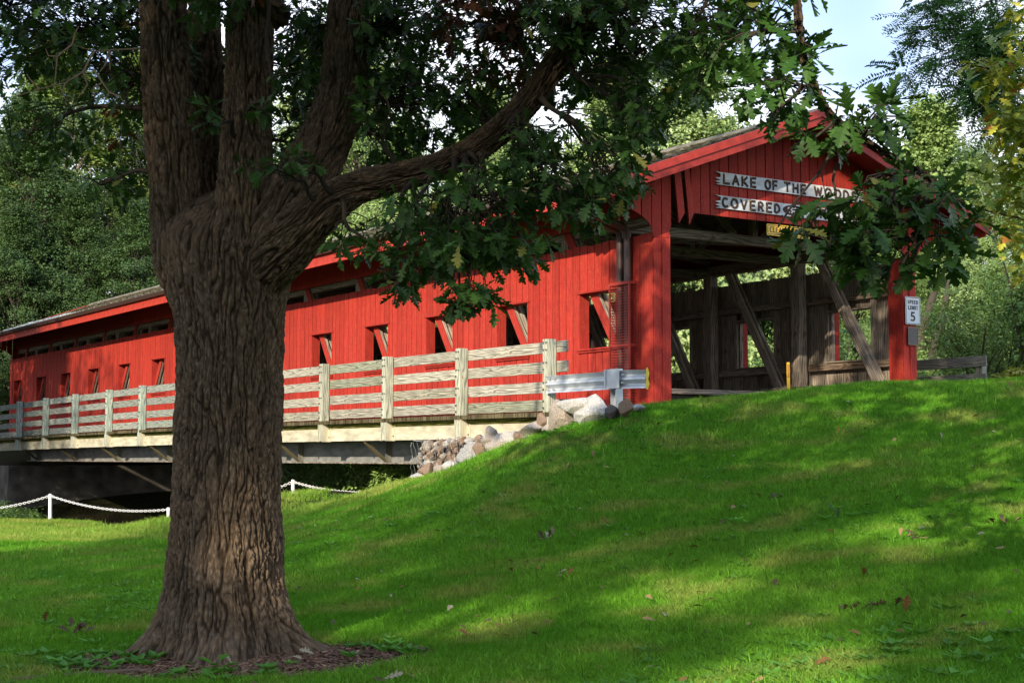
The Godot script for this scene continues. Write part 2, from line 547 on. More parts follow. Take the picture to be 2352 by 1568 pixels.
func make_bridge() -> void:
	var br := thing("covered_bridge", "long red timber covered bridge with mossy shake roof and open portal", "bridge", bp(0, 0, 0), TURN)
	var wood := lin(0.46, 0.375, 0.29)
	var ident := Basis.IDENTITY
	# near side wall, board by board
	var wall := holder("side_wall", br)
	var far_wall := holder("side_wall", br)
	var s := 0.42
	while s < END:
		var wd := 0.25
		for k in 14:                             # boards end at window edges
			for e in [bay(k) + 1.19, bay(k) + 2.47]:
				if s < e - 0.02 and s + wd > e - 0.09: wd = e - s
		var mid := s + wd * 0.5
		var spans := [[2.57, 3.84], [5.0, wall_top(mid)]] if in_window(mid) else [[2.57, wall_top(mid)]]
		for sp in spans:
			var b := MB.new()
			var t := rng.randf_range(0.78, 1.1)
			var top: float = sp[1] + (rng.randf_range(-0.015, 0.015) if sp[1] > 5.5 else 0.0)
			b.box(lp(mid, 0.016 + rng.randf_range(-0.003, 0.003), (sp[0] + top) * 0.5), Vector3(0.032, top - sp[0], wd - 0.026), ident, red(t), Vector2(rng.randf() * 9, rng.randf() * 9))
			put(b.mesh(M.paint), "plank", wall)
			if mid < 15.0:
				var c := MB.new()
				c.box(lp(mid, 7.4 + rng.randf_range(-0.004, 0.004), (sp[0] + top) * 0.5), Vector3(0.032, top - sp[0], wd - 0.01), ident, wood * rng.randf_range(0.75, 1.2), Vector2(rng.randf() * 9, rng.randf() * 9))
				put(c.mesh(M.truss_wood), "plank", far_wall)
		s += wd
	var rest := MB.new()
	var k2 := 15.0
	while k2 < END:
		if in_window(k2 + 0.125):
			rest.box(lp(k2 + 0.125, 7.4, 3.2), Vector3(0.03, 1.28, 0.24), ident, wood * rng.randf_range(0.75, 1.2), Vector2(rng.randf() * 9, rng.randf() * 9))
			rest.box(lp(k2 + 0.125, 7.4, 5.5), Vector3(0.03, 1.0, 0.24), ident, wood * rng.randf_range(0.75, 1.2), Vector2(rng.randf() * 9, rng.randf() * 9))
		else:
			rest.box(lp(k2 + 0.125, 7.4, 4.28), Vector3(0.03, 3.42, 0.24), ident, wood * rng.randf_range(0.75, 1.2), Vector2(rng.randf() * 9, rng.randf() * 9))
		k2 += 0.25
	put(rest.mesh(M.truss_wood), "planks", br).set_meta("kind", "stuff")
	# backing strips that close the joints between boards
	var back := MB.new()
	for q in [[2.6, 3.6], [5.12, 5.98]]:
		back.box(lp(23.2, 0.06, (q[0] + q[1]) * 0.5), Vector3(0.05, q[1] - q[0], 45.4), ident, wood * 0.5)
	for k in 15:
		var a := bay(k) + 2.5
		var e := (bay(k + 1) if k < 13 else 44.0) + 1.15
		if k == 14:
			a = 0.42
			e = 1.16
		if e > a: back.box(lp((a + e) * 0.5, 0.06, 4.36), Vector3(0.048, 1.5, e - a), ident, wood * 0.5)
	put(back.mesh(M.truss_wood), "wall_backing", br)
	# windows
	for side in 2:
		var u0 := 0.0 if side == 0 else 7.42
		for k in 14:
			if side == 1 and k > 8: continue
			var wn := holder("window", br)
			var s0 := bay(k) + 1.19
			var s1 := bay(k) + 2.47
			var dir := 1.0 if side == 0 else -1.0
			for q in [["jamb", s0, 4.42, 1.18], ["jamb", s1, 4.42, 1.18]]:
				var b := MB.new()
				b.box(lp(q[1], u0 + 0.1 * dir, q[2]), Vector3(0.26, q[3] - 0.01, 0.035), ident, red(rng.randf_range(0.85, 1.0)), Vector2(rng.randf(), rng.randf()), 0.004)
				if side == 1:
					b = MB.new()
					b.box(lp(q[1], 7.36, q[2]), Vector3(0.1, q[3] - 0.01, 0.05), ident, wood * rng.randf_range(0.9, 1.2), Vector2(rng.randf(), rng.randf()), 0.004)
					var rj := MB.new()
					rj.box(lp(q[1] + (0.01 if q[1] == s1 else -0.01), 7.5, q[2]), Vector3(0.17, q[3] - 0.01, 0.03), ident, red(0.9), Vector2(rng.randf(), rng.randf()))
					put(rj.mesh(M.paint), "outer_jamb", wn)
				put(b.mesh(M.paint if side == 0 else M.truss_wood), q[0], wn)
			var hd := MB.new()
			hd.box(lp((s0 + s1) * 0.5, u0 + 0.095 * dir, 5.02), Vector3(0.29, 0.04, s1 - s0 + 0.08), ident, red(0.85) if side == 0 else wood, Vector2.ZERO, 0.004)
			put(hd.mesh(M.paint if side == 0 else M.truss_wood), "head", wn)
			var sl := MB.new()
			sl.box(lp((s0 + s1) * 0.5, u0 + 0.09 * dir, 3.825), Vector3(0.31, 0.035, s1 - s0 + 0.1), ident, red(0.95) if side == 0 else wood, Vector2.ZERO, 0.004)
			if side == 0: sl.box(lp((s0 + s1) * 0.5, u0 - 0.022 * dir, 3.785), Vector3(0.03, 0.045, s1 - s0 + 0.06), ident, red(0.8))
			put(sl.mesh(M.paint if side == 0 else M.truss_wood), "sill", wn)
	# trusses: posts, double braces, chords, rails
	for side in 2:
		var u := 0.3 if side == 0 else 7.1
		var out := -1.0 if side == 0 else 1.0
		for k in 14:
			var sp := bay(k) + 3.3
			var b := MB.new()
			b.box(lp(sp, u - out * 0.02, 4.75), Vector3(0.27, 3.4, 0.27), ident, wood * rng.randf_range(0.85, 1.1), Vector2(rng.randf() * 5, rng.randf() * 5), 0.012)
			put(b.mesh(M.truss_wood), "truss_post", br)
			var lean := 1.0 if k < 7 else -1.0
			var mid_s := 2.03 if side == 0 else 1.69
			var half_s := 1.09 if side == 0 else 0.97
			var ub := u - 0.05 if side == 0 else u
			var ta := lp(bay(k) + mid_s + lean * half_s, ub, 6.42)
			var tb := lp(bay(k) + mid_s - lean * half_s, ub, 3.2)
			var d := (tb - ta).normalized()
			var bs := Basis(Vector3(1, 0, 0), d, Vector3(1, 0, 0).cross(d))
			for e in [-1.0, 1.0]:
				var c := MB.new()
				c.box((ta + tb) * 0.5 + Vector3(e * 0.075 + 0.0, 0, 0), Vector3(0.085, ta.distance_to(tb), 0.2), bs, wood * rng.randf_range(1.1, 1.45), Vector2(rng.randf() * 5, rng.randf() * 5), 0.006)
				put(c.mesh(M.truss_wood), "brace", br)
			if side == 0:
				var c2 := MB.new()
				c2.box((ta + tb) * 0.5 + Vector3(-0.131, 0, 0), Vector3(0.02, ta.distance_to(tb), 0.21), bs, red(0.9), Vector2(rng.randf() * 5, rng.randf() * 5))
				put(c2.mesh(M.paint), "brace_facing", br)
		var ch := MB.new()
		ch.box(lp(23.0, u, 6.36), Vector3(0.26, 0.24, 45.6), ident, wood, Vector2.ZERO, 0.01)
		put(ch.mesh(M.truss_wood), "top_chord", br)
		var lo := MB.new()
		lo.box(lp(23.0, u, 3.03), Vector3(0.26, 0.16, 45.6), ident, wood * 0.8, Vector2.ZERO, 0.01)
		put(lo.mesh(M.truss_wood), "bottom_chord", br)
		if side == 1:
			for q in [[3.72, 0.17], [5.3, 0.15]]:
				for k in 15:
					var a := 0.45 if k == 0 else bay(k - 1) + 3.3 + 0.14
					var e := bay(k) + 3.3 - 0.14 if k < 14 else END
					var b := MB.new()
					b.box(lp((a + e) * 0.5, 7.3, q[0]), Vector3(0.16, q[1], e - a), ident, (wood * rng.randf_range(0.85, 1.1)).lerp(lin(0.25, 0.14, 0.07), 0.5 if k == 0 else 0.0), Vector2(rng.randf() * 5, rng.randf() * 5), 0.008)
					put(b.mesh(M.truss_wood), "girt", br)
			for k in 8:
				for e in [bay(k) + 1.1, bay(k) + 2.56]:
					var b := MB.new()
					b.box(lp(e, 7.31, 4.5), Vector3(0.13, 1.4, 0.12), ident, wood * rng.randf_range(0.9, 1.2), Vector2(rng.randf() * 5, rng.randf() * 5), 0.006)
					put(b.mesh(M.truss_wood), "stud", br)
		var cb := MB.new()
		cb.box(lp(22.6 if side == 1 else 26.0, 0.62 if side == 0 else 6.8, 3.13), Vector3(0.2, 0.26, 46.4 if side == 1 else 39.6), ident, wood * 0.8, Vector2(rng.randf(), 0), 0.012)
		put(cb.mesh(M.truss_wood), "kerb_timber", br)
	# ties, rafters and wind braces under the roof
	for k in 15:
		var sp := bay(k) + 0.1
		if k == 0: sp = 1.2
		var b := MB.new()
		b.box(lp(sp, 3.7, 6.27), Vector3(6.9, 0.2, 0.16), ident, wood * rng.randf_range(0.8, 1.0), Vector2(rng.randf() * 5, 0), 0.008)
		put(b.mesh(M.truss_wood), "tie_beam", br)
		for sd in [-1.0, 1.0]:
			var a := lp(sp, 3.725 + sd * 0.08, 8.5)
			var e := lp(sp, 3.725 + sd * 4.0, 7.05)
			var d := (e - a).normalized()
			var c := MB.new()
			c.box((a + e) * 0.5, Vector3(a.distance_to(e), 0.16, 0.08), Basis(d, Vector3(0, 0, 1).cross(d), Vector3(0, 0, 1)), wood * 0.85)
			put(c.mesh(M.truss_wood), "rafter", br)
			var f := MB.new()
			var p1 := lp(sp + 0.15, 3.725 + sd * 0.4, 6.4)
			var p2 := lp(sp + 0.15, 3.725 + sd * 2.0, 7.75)
			var d2 := (p2 - p1).normalized()
			f.box((p1 + p2) * 0.5, Vector3(p1.distance_to(p2), 0.14, 0.07), Basis(d2, Vector3(0, 0, 1).cross(d2), Vector3(0, 0, 1)), wood * 0.8)
			put(f.mesh(M.truss_wood), "strut", br)
			if k < 14:
				var g := MB.new()
				var q1 := lp(sp + 0.1, 3.725 - sd * 3.2, 6.44)
				var q2 := lp(bay(k + 1), 3.725 + sd * 3.2, 6.46 + 0.05 * sd)
				var d3 := (q2 - q1).normalized()
				g.box((q1 + q2) * 0.5 + Vector3(0, 0.06 * sd, 0), Vector3(q1.distance_to(q2), 0.09, 0.14), Basis(d3, Vector3.UP, d3.cross(Vector3.UP)), wood * 0.75)
				put(g.mesh(M.truss_wood), "wind_brace", br)
		var kp := MB.new()
		kp.box(lp(sp, 3.725, 7.4), Vector3(0.14, 2.1, 0.14), ident, wood * 0.85)
		put(kp.mesh(M.truss_wood), "king_post", br)
	# floor
	var fl := MB.new()
	var fs := 0.0
	while fs < END:
		fl.box(lp(fs + 0.14, 3.7, 2.9), Vector3(7.0, 0.1, 0.27), ident, wood * rng.randf_range(0.55, 0.8), Vector2(rng.randf() * 7, rng.randf() * 7))
		fs += 0.28
	put(fl.mesh(M.truss_wood), "floor_boards", br).set_meta("kind", "stuff")
	var un := MB.new()
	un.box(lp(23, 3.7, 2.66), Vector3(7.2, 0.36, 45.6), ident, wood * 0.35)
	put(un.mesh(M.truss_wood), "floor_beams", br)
	# boards above the open band, under the eaves
	var us := 0.02
	while us < END:
		var b := MB.new()
		b.box(lp(us + 0.125, 0.02, 6.86), Vector3(0.03, 0.98, 0.24), ident, red(rng.randf_range(0.8, 1.0)), Vector2(rng.randf() * 9, rng.randf() * 9))
		if us < 30.0: put(b.mesh(M.paint), "eave_board", br)
		us += 0.25
	var ub := MB.new()
	for sd in 2:
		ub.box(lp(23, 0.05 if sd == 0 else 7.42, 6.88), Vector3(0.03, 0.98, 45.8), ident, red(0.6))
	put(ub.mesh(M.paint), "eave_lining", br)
	make_roof(br, wood)
	make_portal(br, wood)
	make_gutter(br)

func make_roof(br: Node3D, wood: Color) -> void:
	var sl := atan(0.365)
	var run := 5.15
	var slope_len := run / cos(sl)
	for sd in [-1.0, 1.0]:
		var dn := Vector3(sd * cos(sl), -sin(sl), 0)
		var up := Vector3(sd * sin(sl), cos(sl), 0)
		var mid := lp(23.0, 3.725 + sd * run * 0.5, roof_y(3.725 + run * 0.5))
		var b := MB.new()
		b.box(mid - up * 0.025, Vector3(slope_len, 0.05, 47.8), Basis(dn, up, dn.cross(up)), wood * 0.5, Vector2.ZERO)
		put(b.mesh(M.truss_wood), "roof_deck", br)
		# shakes in courses, each with its own width, lift and tone
		var c := MB.new()
		var courses := 27
		var moss := noise(201, 0.5)
		for row in courses:
			var d0 := slope_len - row * (slope_len / courses) + 0.05
			var s := -0.93
			while s < 46.9:
				var w := rng.randf_range(0.12, 0.26)
				var ex := rng.randf_range(-0.025, 0.035)
				var lift := rng.randf_range(0.012, 0.03)
				var tail := (d0 + ex)
				var head := d0 - 0.34
				var p0 := lp(s, 3.725, 8.72) + dn * tail
				var hh := lp(s, 3.725, 8.72) + dn * head + up * 0.004
				var side := Vector3(0, 0, -(w - 0.008))
				var mk := moss.get_noise_2d(s * 1.4, d0 * 2.0)
				var col := lin(0.27, 0.235, 0.19).lerp(lin(0.34, 0.32, 0.16), clampf(0.35 + mk * 1.3, 0, 1)) * rng.randf_range(0.7, 1.15)
				if rng.randf() < 0.08: col = lin(0.42, 0.38, 0.33)
				var t0 := p0 + up * lift
				var o := Vector2(rng.randf() * 5, rng.randf() * 5)
				c.quad(hh, hh + side, t0 + side, t0, up, col, o, o + Vector2(w, 0), o + Vector2(w, 0.3), o + Vector2(0, 0.3))
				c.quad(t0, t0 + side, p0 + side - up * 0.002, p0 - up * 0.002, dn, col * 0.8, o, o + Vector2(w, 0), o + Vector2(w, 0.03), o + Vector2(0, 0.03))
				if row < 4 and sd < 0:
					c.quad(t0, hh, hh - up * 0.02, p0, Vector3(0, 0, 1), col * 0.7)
				s += w
		put(c.mesh(M.shake), "shingles", br).set_meta("kind", "stuff")
		# eave fascia
		var f := MB.new()
		f.box(lp(23.0, 3.725 + sd * 5.1, 6.66), Vector3(0.05, 0.27, 47.7), Basis.IDENTITY, lin(0.52, 0.05, 0.03))
		put(f.mesh(M.paint_trim), "eave_fascia", br)
		# rake boards at both gable ends
		for e in [-0.9, 46.9]:
			var r := MB.new()
			var poly := PackedVector2Array([Vector2(0, 8.77), Vector2(sd * 5.22, 8.77 - 5.22 * 0.365), Vector2(sd * 5.22, 8.61 - 5.22 * 0.365), Vector2(0, 8.61)])
			r.prism(poly, lp(e - 0.045, 3.725, 0), Vector3.RIGHT, Vector3.UP, Vector3(0, 0, -1), 0.09, lin(0.5, 0.05, 0.033), Vector2(rng.randf(), 0), false)
			var poly2 := PackedVector2Array([Vector2(0, 8.607), Vector2(sd * 5.2, 8.607 - 5.2 * 0.365), Vector2(sd * 5.2, 8.45 - 5.2 * 0.365), Vector2(0, 8.45)])
			r.prism(poly2, lp(e - 0.015 if e < 0 else e - 0.03, 3.725, 0), Vector3.RIGHT, Vector3.UP, Vector3(0, 0, -1), 0.045, lin(0.42, 0.042, 0.03), Vector2(rng.randf(), 0.5), false)
			put(r.mesh(M.paint_trim), "rake_board", br)
		# purlin ends that carry the overhang, and the soffit
		for q in [1.2, 2.9, 4.4]:
			var pu := MB.new()
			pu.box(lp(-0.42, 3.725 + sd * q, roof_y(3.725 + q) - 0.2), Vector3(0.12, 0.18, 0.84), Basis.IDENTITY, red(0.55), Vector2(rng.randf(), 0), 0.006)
			put(pu.mesh(M.paint), "purlin_end", br)
		var so := MB.new()
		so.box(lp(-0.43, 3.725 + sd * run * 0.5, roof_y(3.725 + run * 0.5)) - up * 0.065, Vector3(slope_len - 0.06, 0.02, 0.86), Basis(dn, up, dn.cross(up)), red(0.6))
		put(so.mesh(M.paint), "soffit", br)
		# low weeds and moss on the shaded end of the near slope
		if sd < 0:
			var mm: Array = []
			for k in 1500:
				var s := 47.0 - 17.0 * pow(rng.randf(), 1.3)
				var d := slope_len - 0.1 - 2.6 * pow(rng.randf(), 1.5) * smoothstep(29.0, 44.0, s)
				var p := lp(s, 3.725, 8.74) + dn * d
				mm.append(Transform3D(Basis(Vector3.UP, rng.randf() * TAU).scaled(Vector3.ONE * rng.randf_range(0.35, 0.8)), p))
			var mi := many(sprigs[2], mm, [], M.leaf, "roof_weeds", br)
			mi.set_meta("kind", "stuff")
	var rc := MB.new()
	rc.prism(PackedVector2Array([Vector2(-0.16, 8.69), Vector2(0, 8.79), Vector2(0.16, 8.69), Vector2(0.16, 8.66), Vector2(-0.16, 8.66)]), lp(-0.93, 3.725, 0.02), Vector3.RIGHT, Vector3.UP, Vector3(0, 0, -1), 47.8, lin(0.3, 0.27, 0.2))
	put(rc.mesh(M.shake), "ridge_cap", br)

func gable_bottom(u: float) -> float:
	if u > 3.725: u = 7.45 - u
	if u < -1.16: return 6.5
	if u < -0.02: return 5.95 + 0.55 * sqrt(maxf(0.0, 1.0 - pow((u + 1.16) / 1.14, 2.0)))
	if u < 0.37: return 5.93
	if u < 1.05: return 5.95 + 0.53 * sqrt(maxf(0.0, 1.0 - pow((1.05 - u) / 0.68, 2.0)))
	return 6.48

func make_portal(br: Node3D, wood: Color) -> void:
	for e in 2:                                   # the portal and the far gable
		var s0 := 0.0 if e == 0 else 46.0
		var gb := holder("gable_front", br)
		var u := -1.32
		while u < 8.76:
			var w := minf(0.252, 8.77 - u)
			var poly := PackedVector2Array()
			for k in 7:
				poly.append(Vector2(u + 0.011 + (w - 0.022) * k / 6.0, gable_bottom(u + 0.011 + (w - 0.022) * k / 6.0)))
			var ua := u + w - 0.011
			var ub := u + 0.011
			poly.append(Vector2(ua, roof_y(ua) - 0.09))
			if ub < 3.725 and ua > 3.725: poly.append(Vector2(3.725, roof_y(3.725) - 0.09))
			poly.append(Vector2(ub, roof_y(ub) - 0.09))
			var loose := e == 0 and u > 0.42 and u < 0.92
			var b := MB.new()
			var t := rng.randf_range(0.72, 1.05)
			if loose:                              # weathered boards that have come loose and lean
				var nar := 0.17 if u < 0.6 else 0.13
				b.prism(PackedVector2Array([Vector2(-nar * 0.5, -0.62), Vector2(nar * 0.5, -0.42), Vector2(nar * 0.5, 0.6), Vector2(-nar * 0.5, 0.6)]), lp(-0.06, u + 0.15, 6.86), Vector3(cos(0.12), sin(0.12) * 1.0, 0.02).normalized(), Vector3(-0.13, 1, 0.02).normalized(), Vector3(0.25, 0, 1).normalized(), 0.03, red(1.0).lerp(Color(0.9, 1.5, 1.9), 0.35), Vector2(rng.randf(), rng.randf()))
				put(b.mesh(M.paint), "loose_board", gb)
			else:
				b.prism(poly, lp(s0 - 0.03 + (0.004 if int(u * 4.0) % 2 == 0 else 0.0), 0, 0), Vector3.RIGHT, Vector3.UP, Vector3(0, 0, -1), 0.03, red(t), Vector2(rng.randf() * 9, rng.randf() * 9))
				put(b.mesh(M.paint), "siding_board", gb)
			u += w
		var bk := MB.new()
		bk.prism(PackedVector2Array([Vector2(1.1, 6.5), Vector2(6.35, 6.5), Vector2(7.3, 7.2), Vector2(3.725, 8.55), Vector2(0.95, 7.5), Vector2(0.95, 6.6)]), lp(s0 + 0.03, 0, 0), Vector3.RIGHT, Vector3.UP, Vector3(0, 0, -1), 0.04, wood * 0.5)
		put(bk.mesh(M.truss_wood), "gable_backing", br)
		for uu in [0.0, 7.03]:
			var p := holder("entrance_post", br)
			var core := MB.new()
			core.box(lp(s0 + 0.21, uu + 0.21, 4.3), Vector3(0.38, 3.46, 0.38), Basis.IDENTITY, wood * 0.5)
			put(core.mesh(M.truss_wood), "core", p)
			for q in 2:
				for a in 2:
					var b := MB.new()
					if q == 0: b.box(lp(s0 if e == 0 else s0 + 0.42, uu + 0.108 + a * 0.208, 4.28), Vector3(0.203, 3.46, 0.03), Basis.IDENTITY, red(rng.randf_range(0.9, 1.05)), Vector2(rng.randf() * 9, rng.randf() * 9), 0.004)
					else: b.box(lp(s0 + 0.117 + a * 0.2, uu + (0.0 if uu < 1.0 else 0.0) + (0.005 if uu < 1.0 else 0.012), 4.28), Vector3(0.03, 3.46, 0.195), Basis.IDENTITY, red(rng.randf_range(0.85, 1.0)), Vector2(rng.randf() * 9, rng.randf() * 9), 0.004)
					put(b.mesh(M.paint), "cladding_board", p)
			var bt := MB.new()
			bt.box(lp(s0 - 0.03, uu + 0.215, 4.27), Vector3(0.05, 3.3, 0.025), Basis.IDENTITY, red(0.95), Vector2(rng.randf(), 0), 0.004)
			put(bt.mesh(M.paint), "batten", p)
	var sill := MB.new()
	sill.box(lp(0.6, -0.2, 2.44), Vector3(0.6, 0.2, 2.6), Basis.IDENTITY, lin(0.36, 0.34, 0.3), Vector2.ZERO, 0.01)
	put(sill.mesh(M.concrete), "concrete_sill", br)
	var ab := MB.new()
	ab.box(lp(0.9, 3.9, 1.3), Vector3(8.0, 2.2, 1.6), Basis.IDENTITY, lin(0.25, 0.23, 0.2), Vector2.ZERO)
	put(ab.mesh(M.concrete), "footing", br)

func make_gutter(br: Node3D) -> void:
	var col := lin(0.085, 0.05, 0.042)
	var g := MB.new()
	var prof := PackedVector2Array([Vector2(0, 0), Vector2(0, -0.115), Vector2(-0.1, -0.115), Vector2(-0.145, -0.02), Vector2(-0.145, 0.012), Vector2(-0.128, 0.012), Vector2(-0.128, -0.015), Vector2(-0.092, -0.1), Vector2(-0.015, -0.1), Vector2(-0.015, 0)])
	g.prism(prof, lp(-0.85, -1.402, 6.9), Vector3.RIGHT, Vector3.UP, Vector3(0, 0, -1), 47.6, col)
	put(g.mesh(M.gutter), "gutter", br)
	var hk := MB.new()
	for k in 75:
		hk.box(lp(-0.5 + k * 0.62, -1.5, 6.925), Vector3(0.11, 0.012, 0.03), Basis.IDENTITY, lin(0.5, 0.45, 0.42))
	put(hk.mesh(M.gutter), "gutter_clips", br).set_meta("kind", "stuff")
	for side in 2:
		var ds := 0.95 if side == 0 else 0.71
		var d := MB.new()
		var pts := [lp(ds, -1.42, 6.72), lp(ds, -1.34, 6.5), lp(ds, -0.22, 6.2), lp(ds, -0.1, 6.1), lp(ds, -0.09, 5.9), lp(ds, -0.09, 2.6)]
		var pa := PackedVector3Array()
		var ra := PackedFloat32Array()
		for p in pts:
			pa.append(p)
			ra.append(0.082)
		d.tube(pa, ra, 12, col)
		put(d.mesh(M.gutter), "downspout", br)
	# the red cage of expanded metal that guards the pipes
	var cg := holder("downspout_guard", br)
	var f := MB.new()
	var rc := lin(0.45, 0.05, 0.035)
	for q in [[0.5, -0.22], [1.14, -0.22], [0.5, -0.015], [1.14, -0.015]]:
		f.box(lp(q[0], q[1], 3.82), Vector3(0.035, 2.5, 0.035), Basis.IDENTITY, rc, Vector2.ZERO, 0.003)
	for y in [2.6, 3.82, 5.06]:
		for q in [-0.22, -0.015]:
			f.box(lp(0.82, q, y), Vector3(0.032, 0.05, 0.6), Basis.IDENTITY, rc)
		for q in [0.5, 1.14]:
			f.box(lp(q, -0.118, y), Vector3(0.168, 0.05, 0.032), Basis.IDENTITY, rc)
	put(f.mesh(M.paint_trim), "frame", cg)
	var ms := MB.new()
	for k in 46:
		for up in [-1.0, 1.0]:
			var y0 := 2.6 + k * 0.055
			for seg in 8:
				var a := 0.52 + seg * 0.076
				var ya := y0 + (0.028 if (seg % 2 == 0) == (up > 0) else 0.0)
				var yb := y0 + (0.0 if (seg % 2 == 0) == (up > 0) else 0.028)
				bar(ms, lp(a, -0.222, ya), lp(a + 0.076, -0.222, yb), 0.0075, rc)
			for w in [0.495, 1.145]:
				for seg in 3:
					var a2 := -0.2 + seg * 0.06
					var ya2 := y0 + (0.028 if (seg % 2 == 0) == (up > 0) else 0.0)
					var yb2 := y0 + (0.0 if (seg % 2 == 0) == (up > 0) else 0.028)
					bar(ms, lp(w, a2, ya2), lp(w, a2 + 0.06, yb2), 0.007, rc)
	put(ms.mesh(M.paint_trim), "expanded_metal", cg).set_meta("kind", "stuff")

func bar(b: MB, a: Vector3, e: Vector3, w: float, col: Color) -> void:
	var d := (e - a)
	var y := d.normalized()
	var x := y.cross(Vector3(0.3, 0.25, 0.92)).normalized()
	b.box((a + e) * 0.5, Vector3(w, d.length() + w * 0.5, w), Basis(x, y, x.cross(y)), col)

# ---------------------------------------------------------------- signs
const GLYPHS := {
	"L": [[0, 1, 0, 0], [0, 0, 0.75, 0]], "A": [[0, 0, 0.42, 1], [0.42, 1, 0.84, 0], [0.18, 0.36, 0.66, 0.36]], "K": [[0, 1, 0, 0], [0.05, 0.45, 0.7, 1], [0.15, 0.5, 0.75, 0]],
	"E": [[0, 1, 0, 0], [0, 1, 0.65, 1], [0, 0.5, 0.55, 0.5], [0, 0, 0.65, 0]], "F": [[0, 1, 0, 0], [0, 1, 0.65, 1], [0, 0.5, 0.55, 0.5]], "T": [[0.4, 1, 0.4, 0], [0, 1, 0.8, 1]],
	"H": [[0, 1, 0, 0], [0.7, 1, 0.7, 0], [0, 0.5, 0.7, 0.5]], "W": [[0, 1, 0.25, 0], [0.25, 0, 0.5, 0.8], [0.5, 0.8, 0.75, 0], [0.75, 0, 1.0, 1]], "V": [[0, 1, 0.4, 0], [0.4, 0, 0.8, 1]],
	"I": [[0, 1, 0, 0]], "O": "ring", "C": "open", "D": "dee", "R": "arr", "B": "bee", "S": "ess", "G": "gee"}

func arc(cx: float, cy: float, rx: float, ry: float, a0: float, a1: float, n: int) -> Array:
	var out := []
	for k in n:
		var a := deg_to_rad(lerpf(a0, a1, float(k) / n))
		var b := deg_to_rad(lerpf(a0, a1, float(k + 1) / n))
		out.append([cx + rx * cos(a), cy + ry * sin(a), cx + rx * cos(b), cy + ry * sin(b)])
	return out

func strokes(ch: String) -> Array:
	match ch:
		"O": return arc(0.42, 0.48, 0.42, 0.5, 90, 450, 12)
		"C": return arc(0.42, 0.48, 0.42, 0.5, 50, 310, 9)
		"D": return [[0, 1, 0, 0]] + arc(0.05, 0.5, 0.62, 0.5, 90, -90, 8)
		"R": return [[0, 1, 0, 0], [0.25, 0.5, 0.65, 0]] + arc(0.1, 0.74, 0.48, 0.26, 90, -90, 6)
		"B": return [[0, 1, 0, 0]] + arc(0.1, 0.75, 0.44, 0.25, 90, -90, 6) + arc(0.1, 0.25, 0.54, 0.25, 90, -90, 6)
		"S": return arc(0.35, 0.74, 0.33, 0.26, 30, 270, 7) + arc(0.35, 0.24, 0.35, 0.25, 90, -150, 7)
		"G": return arc(0.42, 0.48, 0.42, 0.5, 50, 330, 10) + [[0.45, 0.42, 0.85, 0.42]]
	return GLYPHS.get(ch, [])

# letters made of short logs whose cut ends are yellow, on the face of a board at (s, u0, y0)
func log_word(word: String, o: Node3D, u0: float, u1: float, y0: float, tall: float) -> void:
	var width := 0.0
	var each := []
	for ch in word:
		var w := 0.0
		for q in strokes(ch): w = maxf(w, maxf(q[0], q[2]))
		each.append(w)
		width += w * tall + 0.1
	var k: float = (u1 - u0) / (width - 0.1)
	var x := u0
	for j in word.length():
		var b := MB.new()
		var brown := lin(0.062, 0.032, 0.03)
		var yel := lin(0.42, 0.24, 0.04)
		var st := strokes(word[j])
		var th := tall * 0.27
		for n in st.size():
			var q: Array = st[n]
			var a := Vector3(x + (q[0] * tall + 0.02) * k, y0 + q[1] * tall, 0.006 + n * 0.0011)
			var e := Vector3(x + (q[2] * tall + 0.02) * k, y0 + q[3] * tall, 0.006 + n * 0.0011)
			var d := (e - a).normalized()
			var ln := a.distance_to(e) + (th * 0.25 if st.size() > 6 else th * 0.7)
			b.box((a + e) * 0.5, Vector3(th, ln, 0.012), Basis(Vector3(d.y, -d.x, 0), d, Vector3(0, 0, 1)), brown, Vector2.ZERO, 0.004)
			if st.size() <= 6 or n == 0 or n == st.size() - 1:
				var top := a if a.y >= e.y else e
				b.box(top + Vector3(0, 0, 0.0085 + n * 0.0004), Vector3(th * 0.66, th * 0.3, 0.006), Basis.IDENTITY, yel)
		put(b.mesh(M.matte), "letter", o)
		x += (each[j] * tall + 0.1) * k

func words(text: String, h: float, depth: float, bold: bool, m: Material) -> TextMesh:
	var f := SystemFont.new()
	f.font_names = PackedStringArray(["Droid Sans"])
	if bold: f.font_weight = 700
	var t := TextMesh.new()
	t.text = text
	t.font = f
	t.font_size = 32
	t.pixel_size = h / 23.0
	t.depth = depth
	t.material = m
	return t

func flat(called: String, c: Color, rough := 0.5) -> StandardMaterial3D:
	var m := StandardMaterial3D.new()
	m.resource_name = called
	m.albedo_color = c.linear_to_srgb()
	m.roughness = rough
	return m

func rounded(w: float, h: float, r: float) -> PackedVector2Array:
	var p := PackedVector2Array()
	for q in [[1, 1, 0], [-1, 1, 90], [-1, -1, 180], [1, -1, 270]]:
		for k in 5:
			var a := deg_to_rad(q[2] + k * 22.5)
			p.append(Vector2(q[0] * (w * 0.5 - r) + r * cos(a), q[1] * (h * 0.5 - r) + r * sin(a)))
	return p

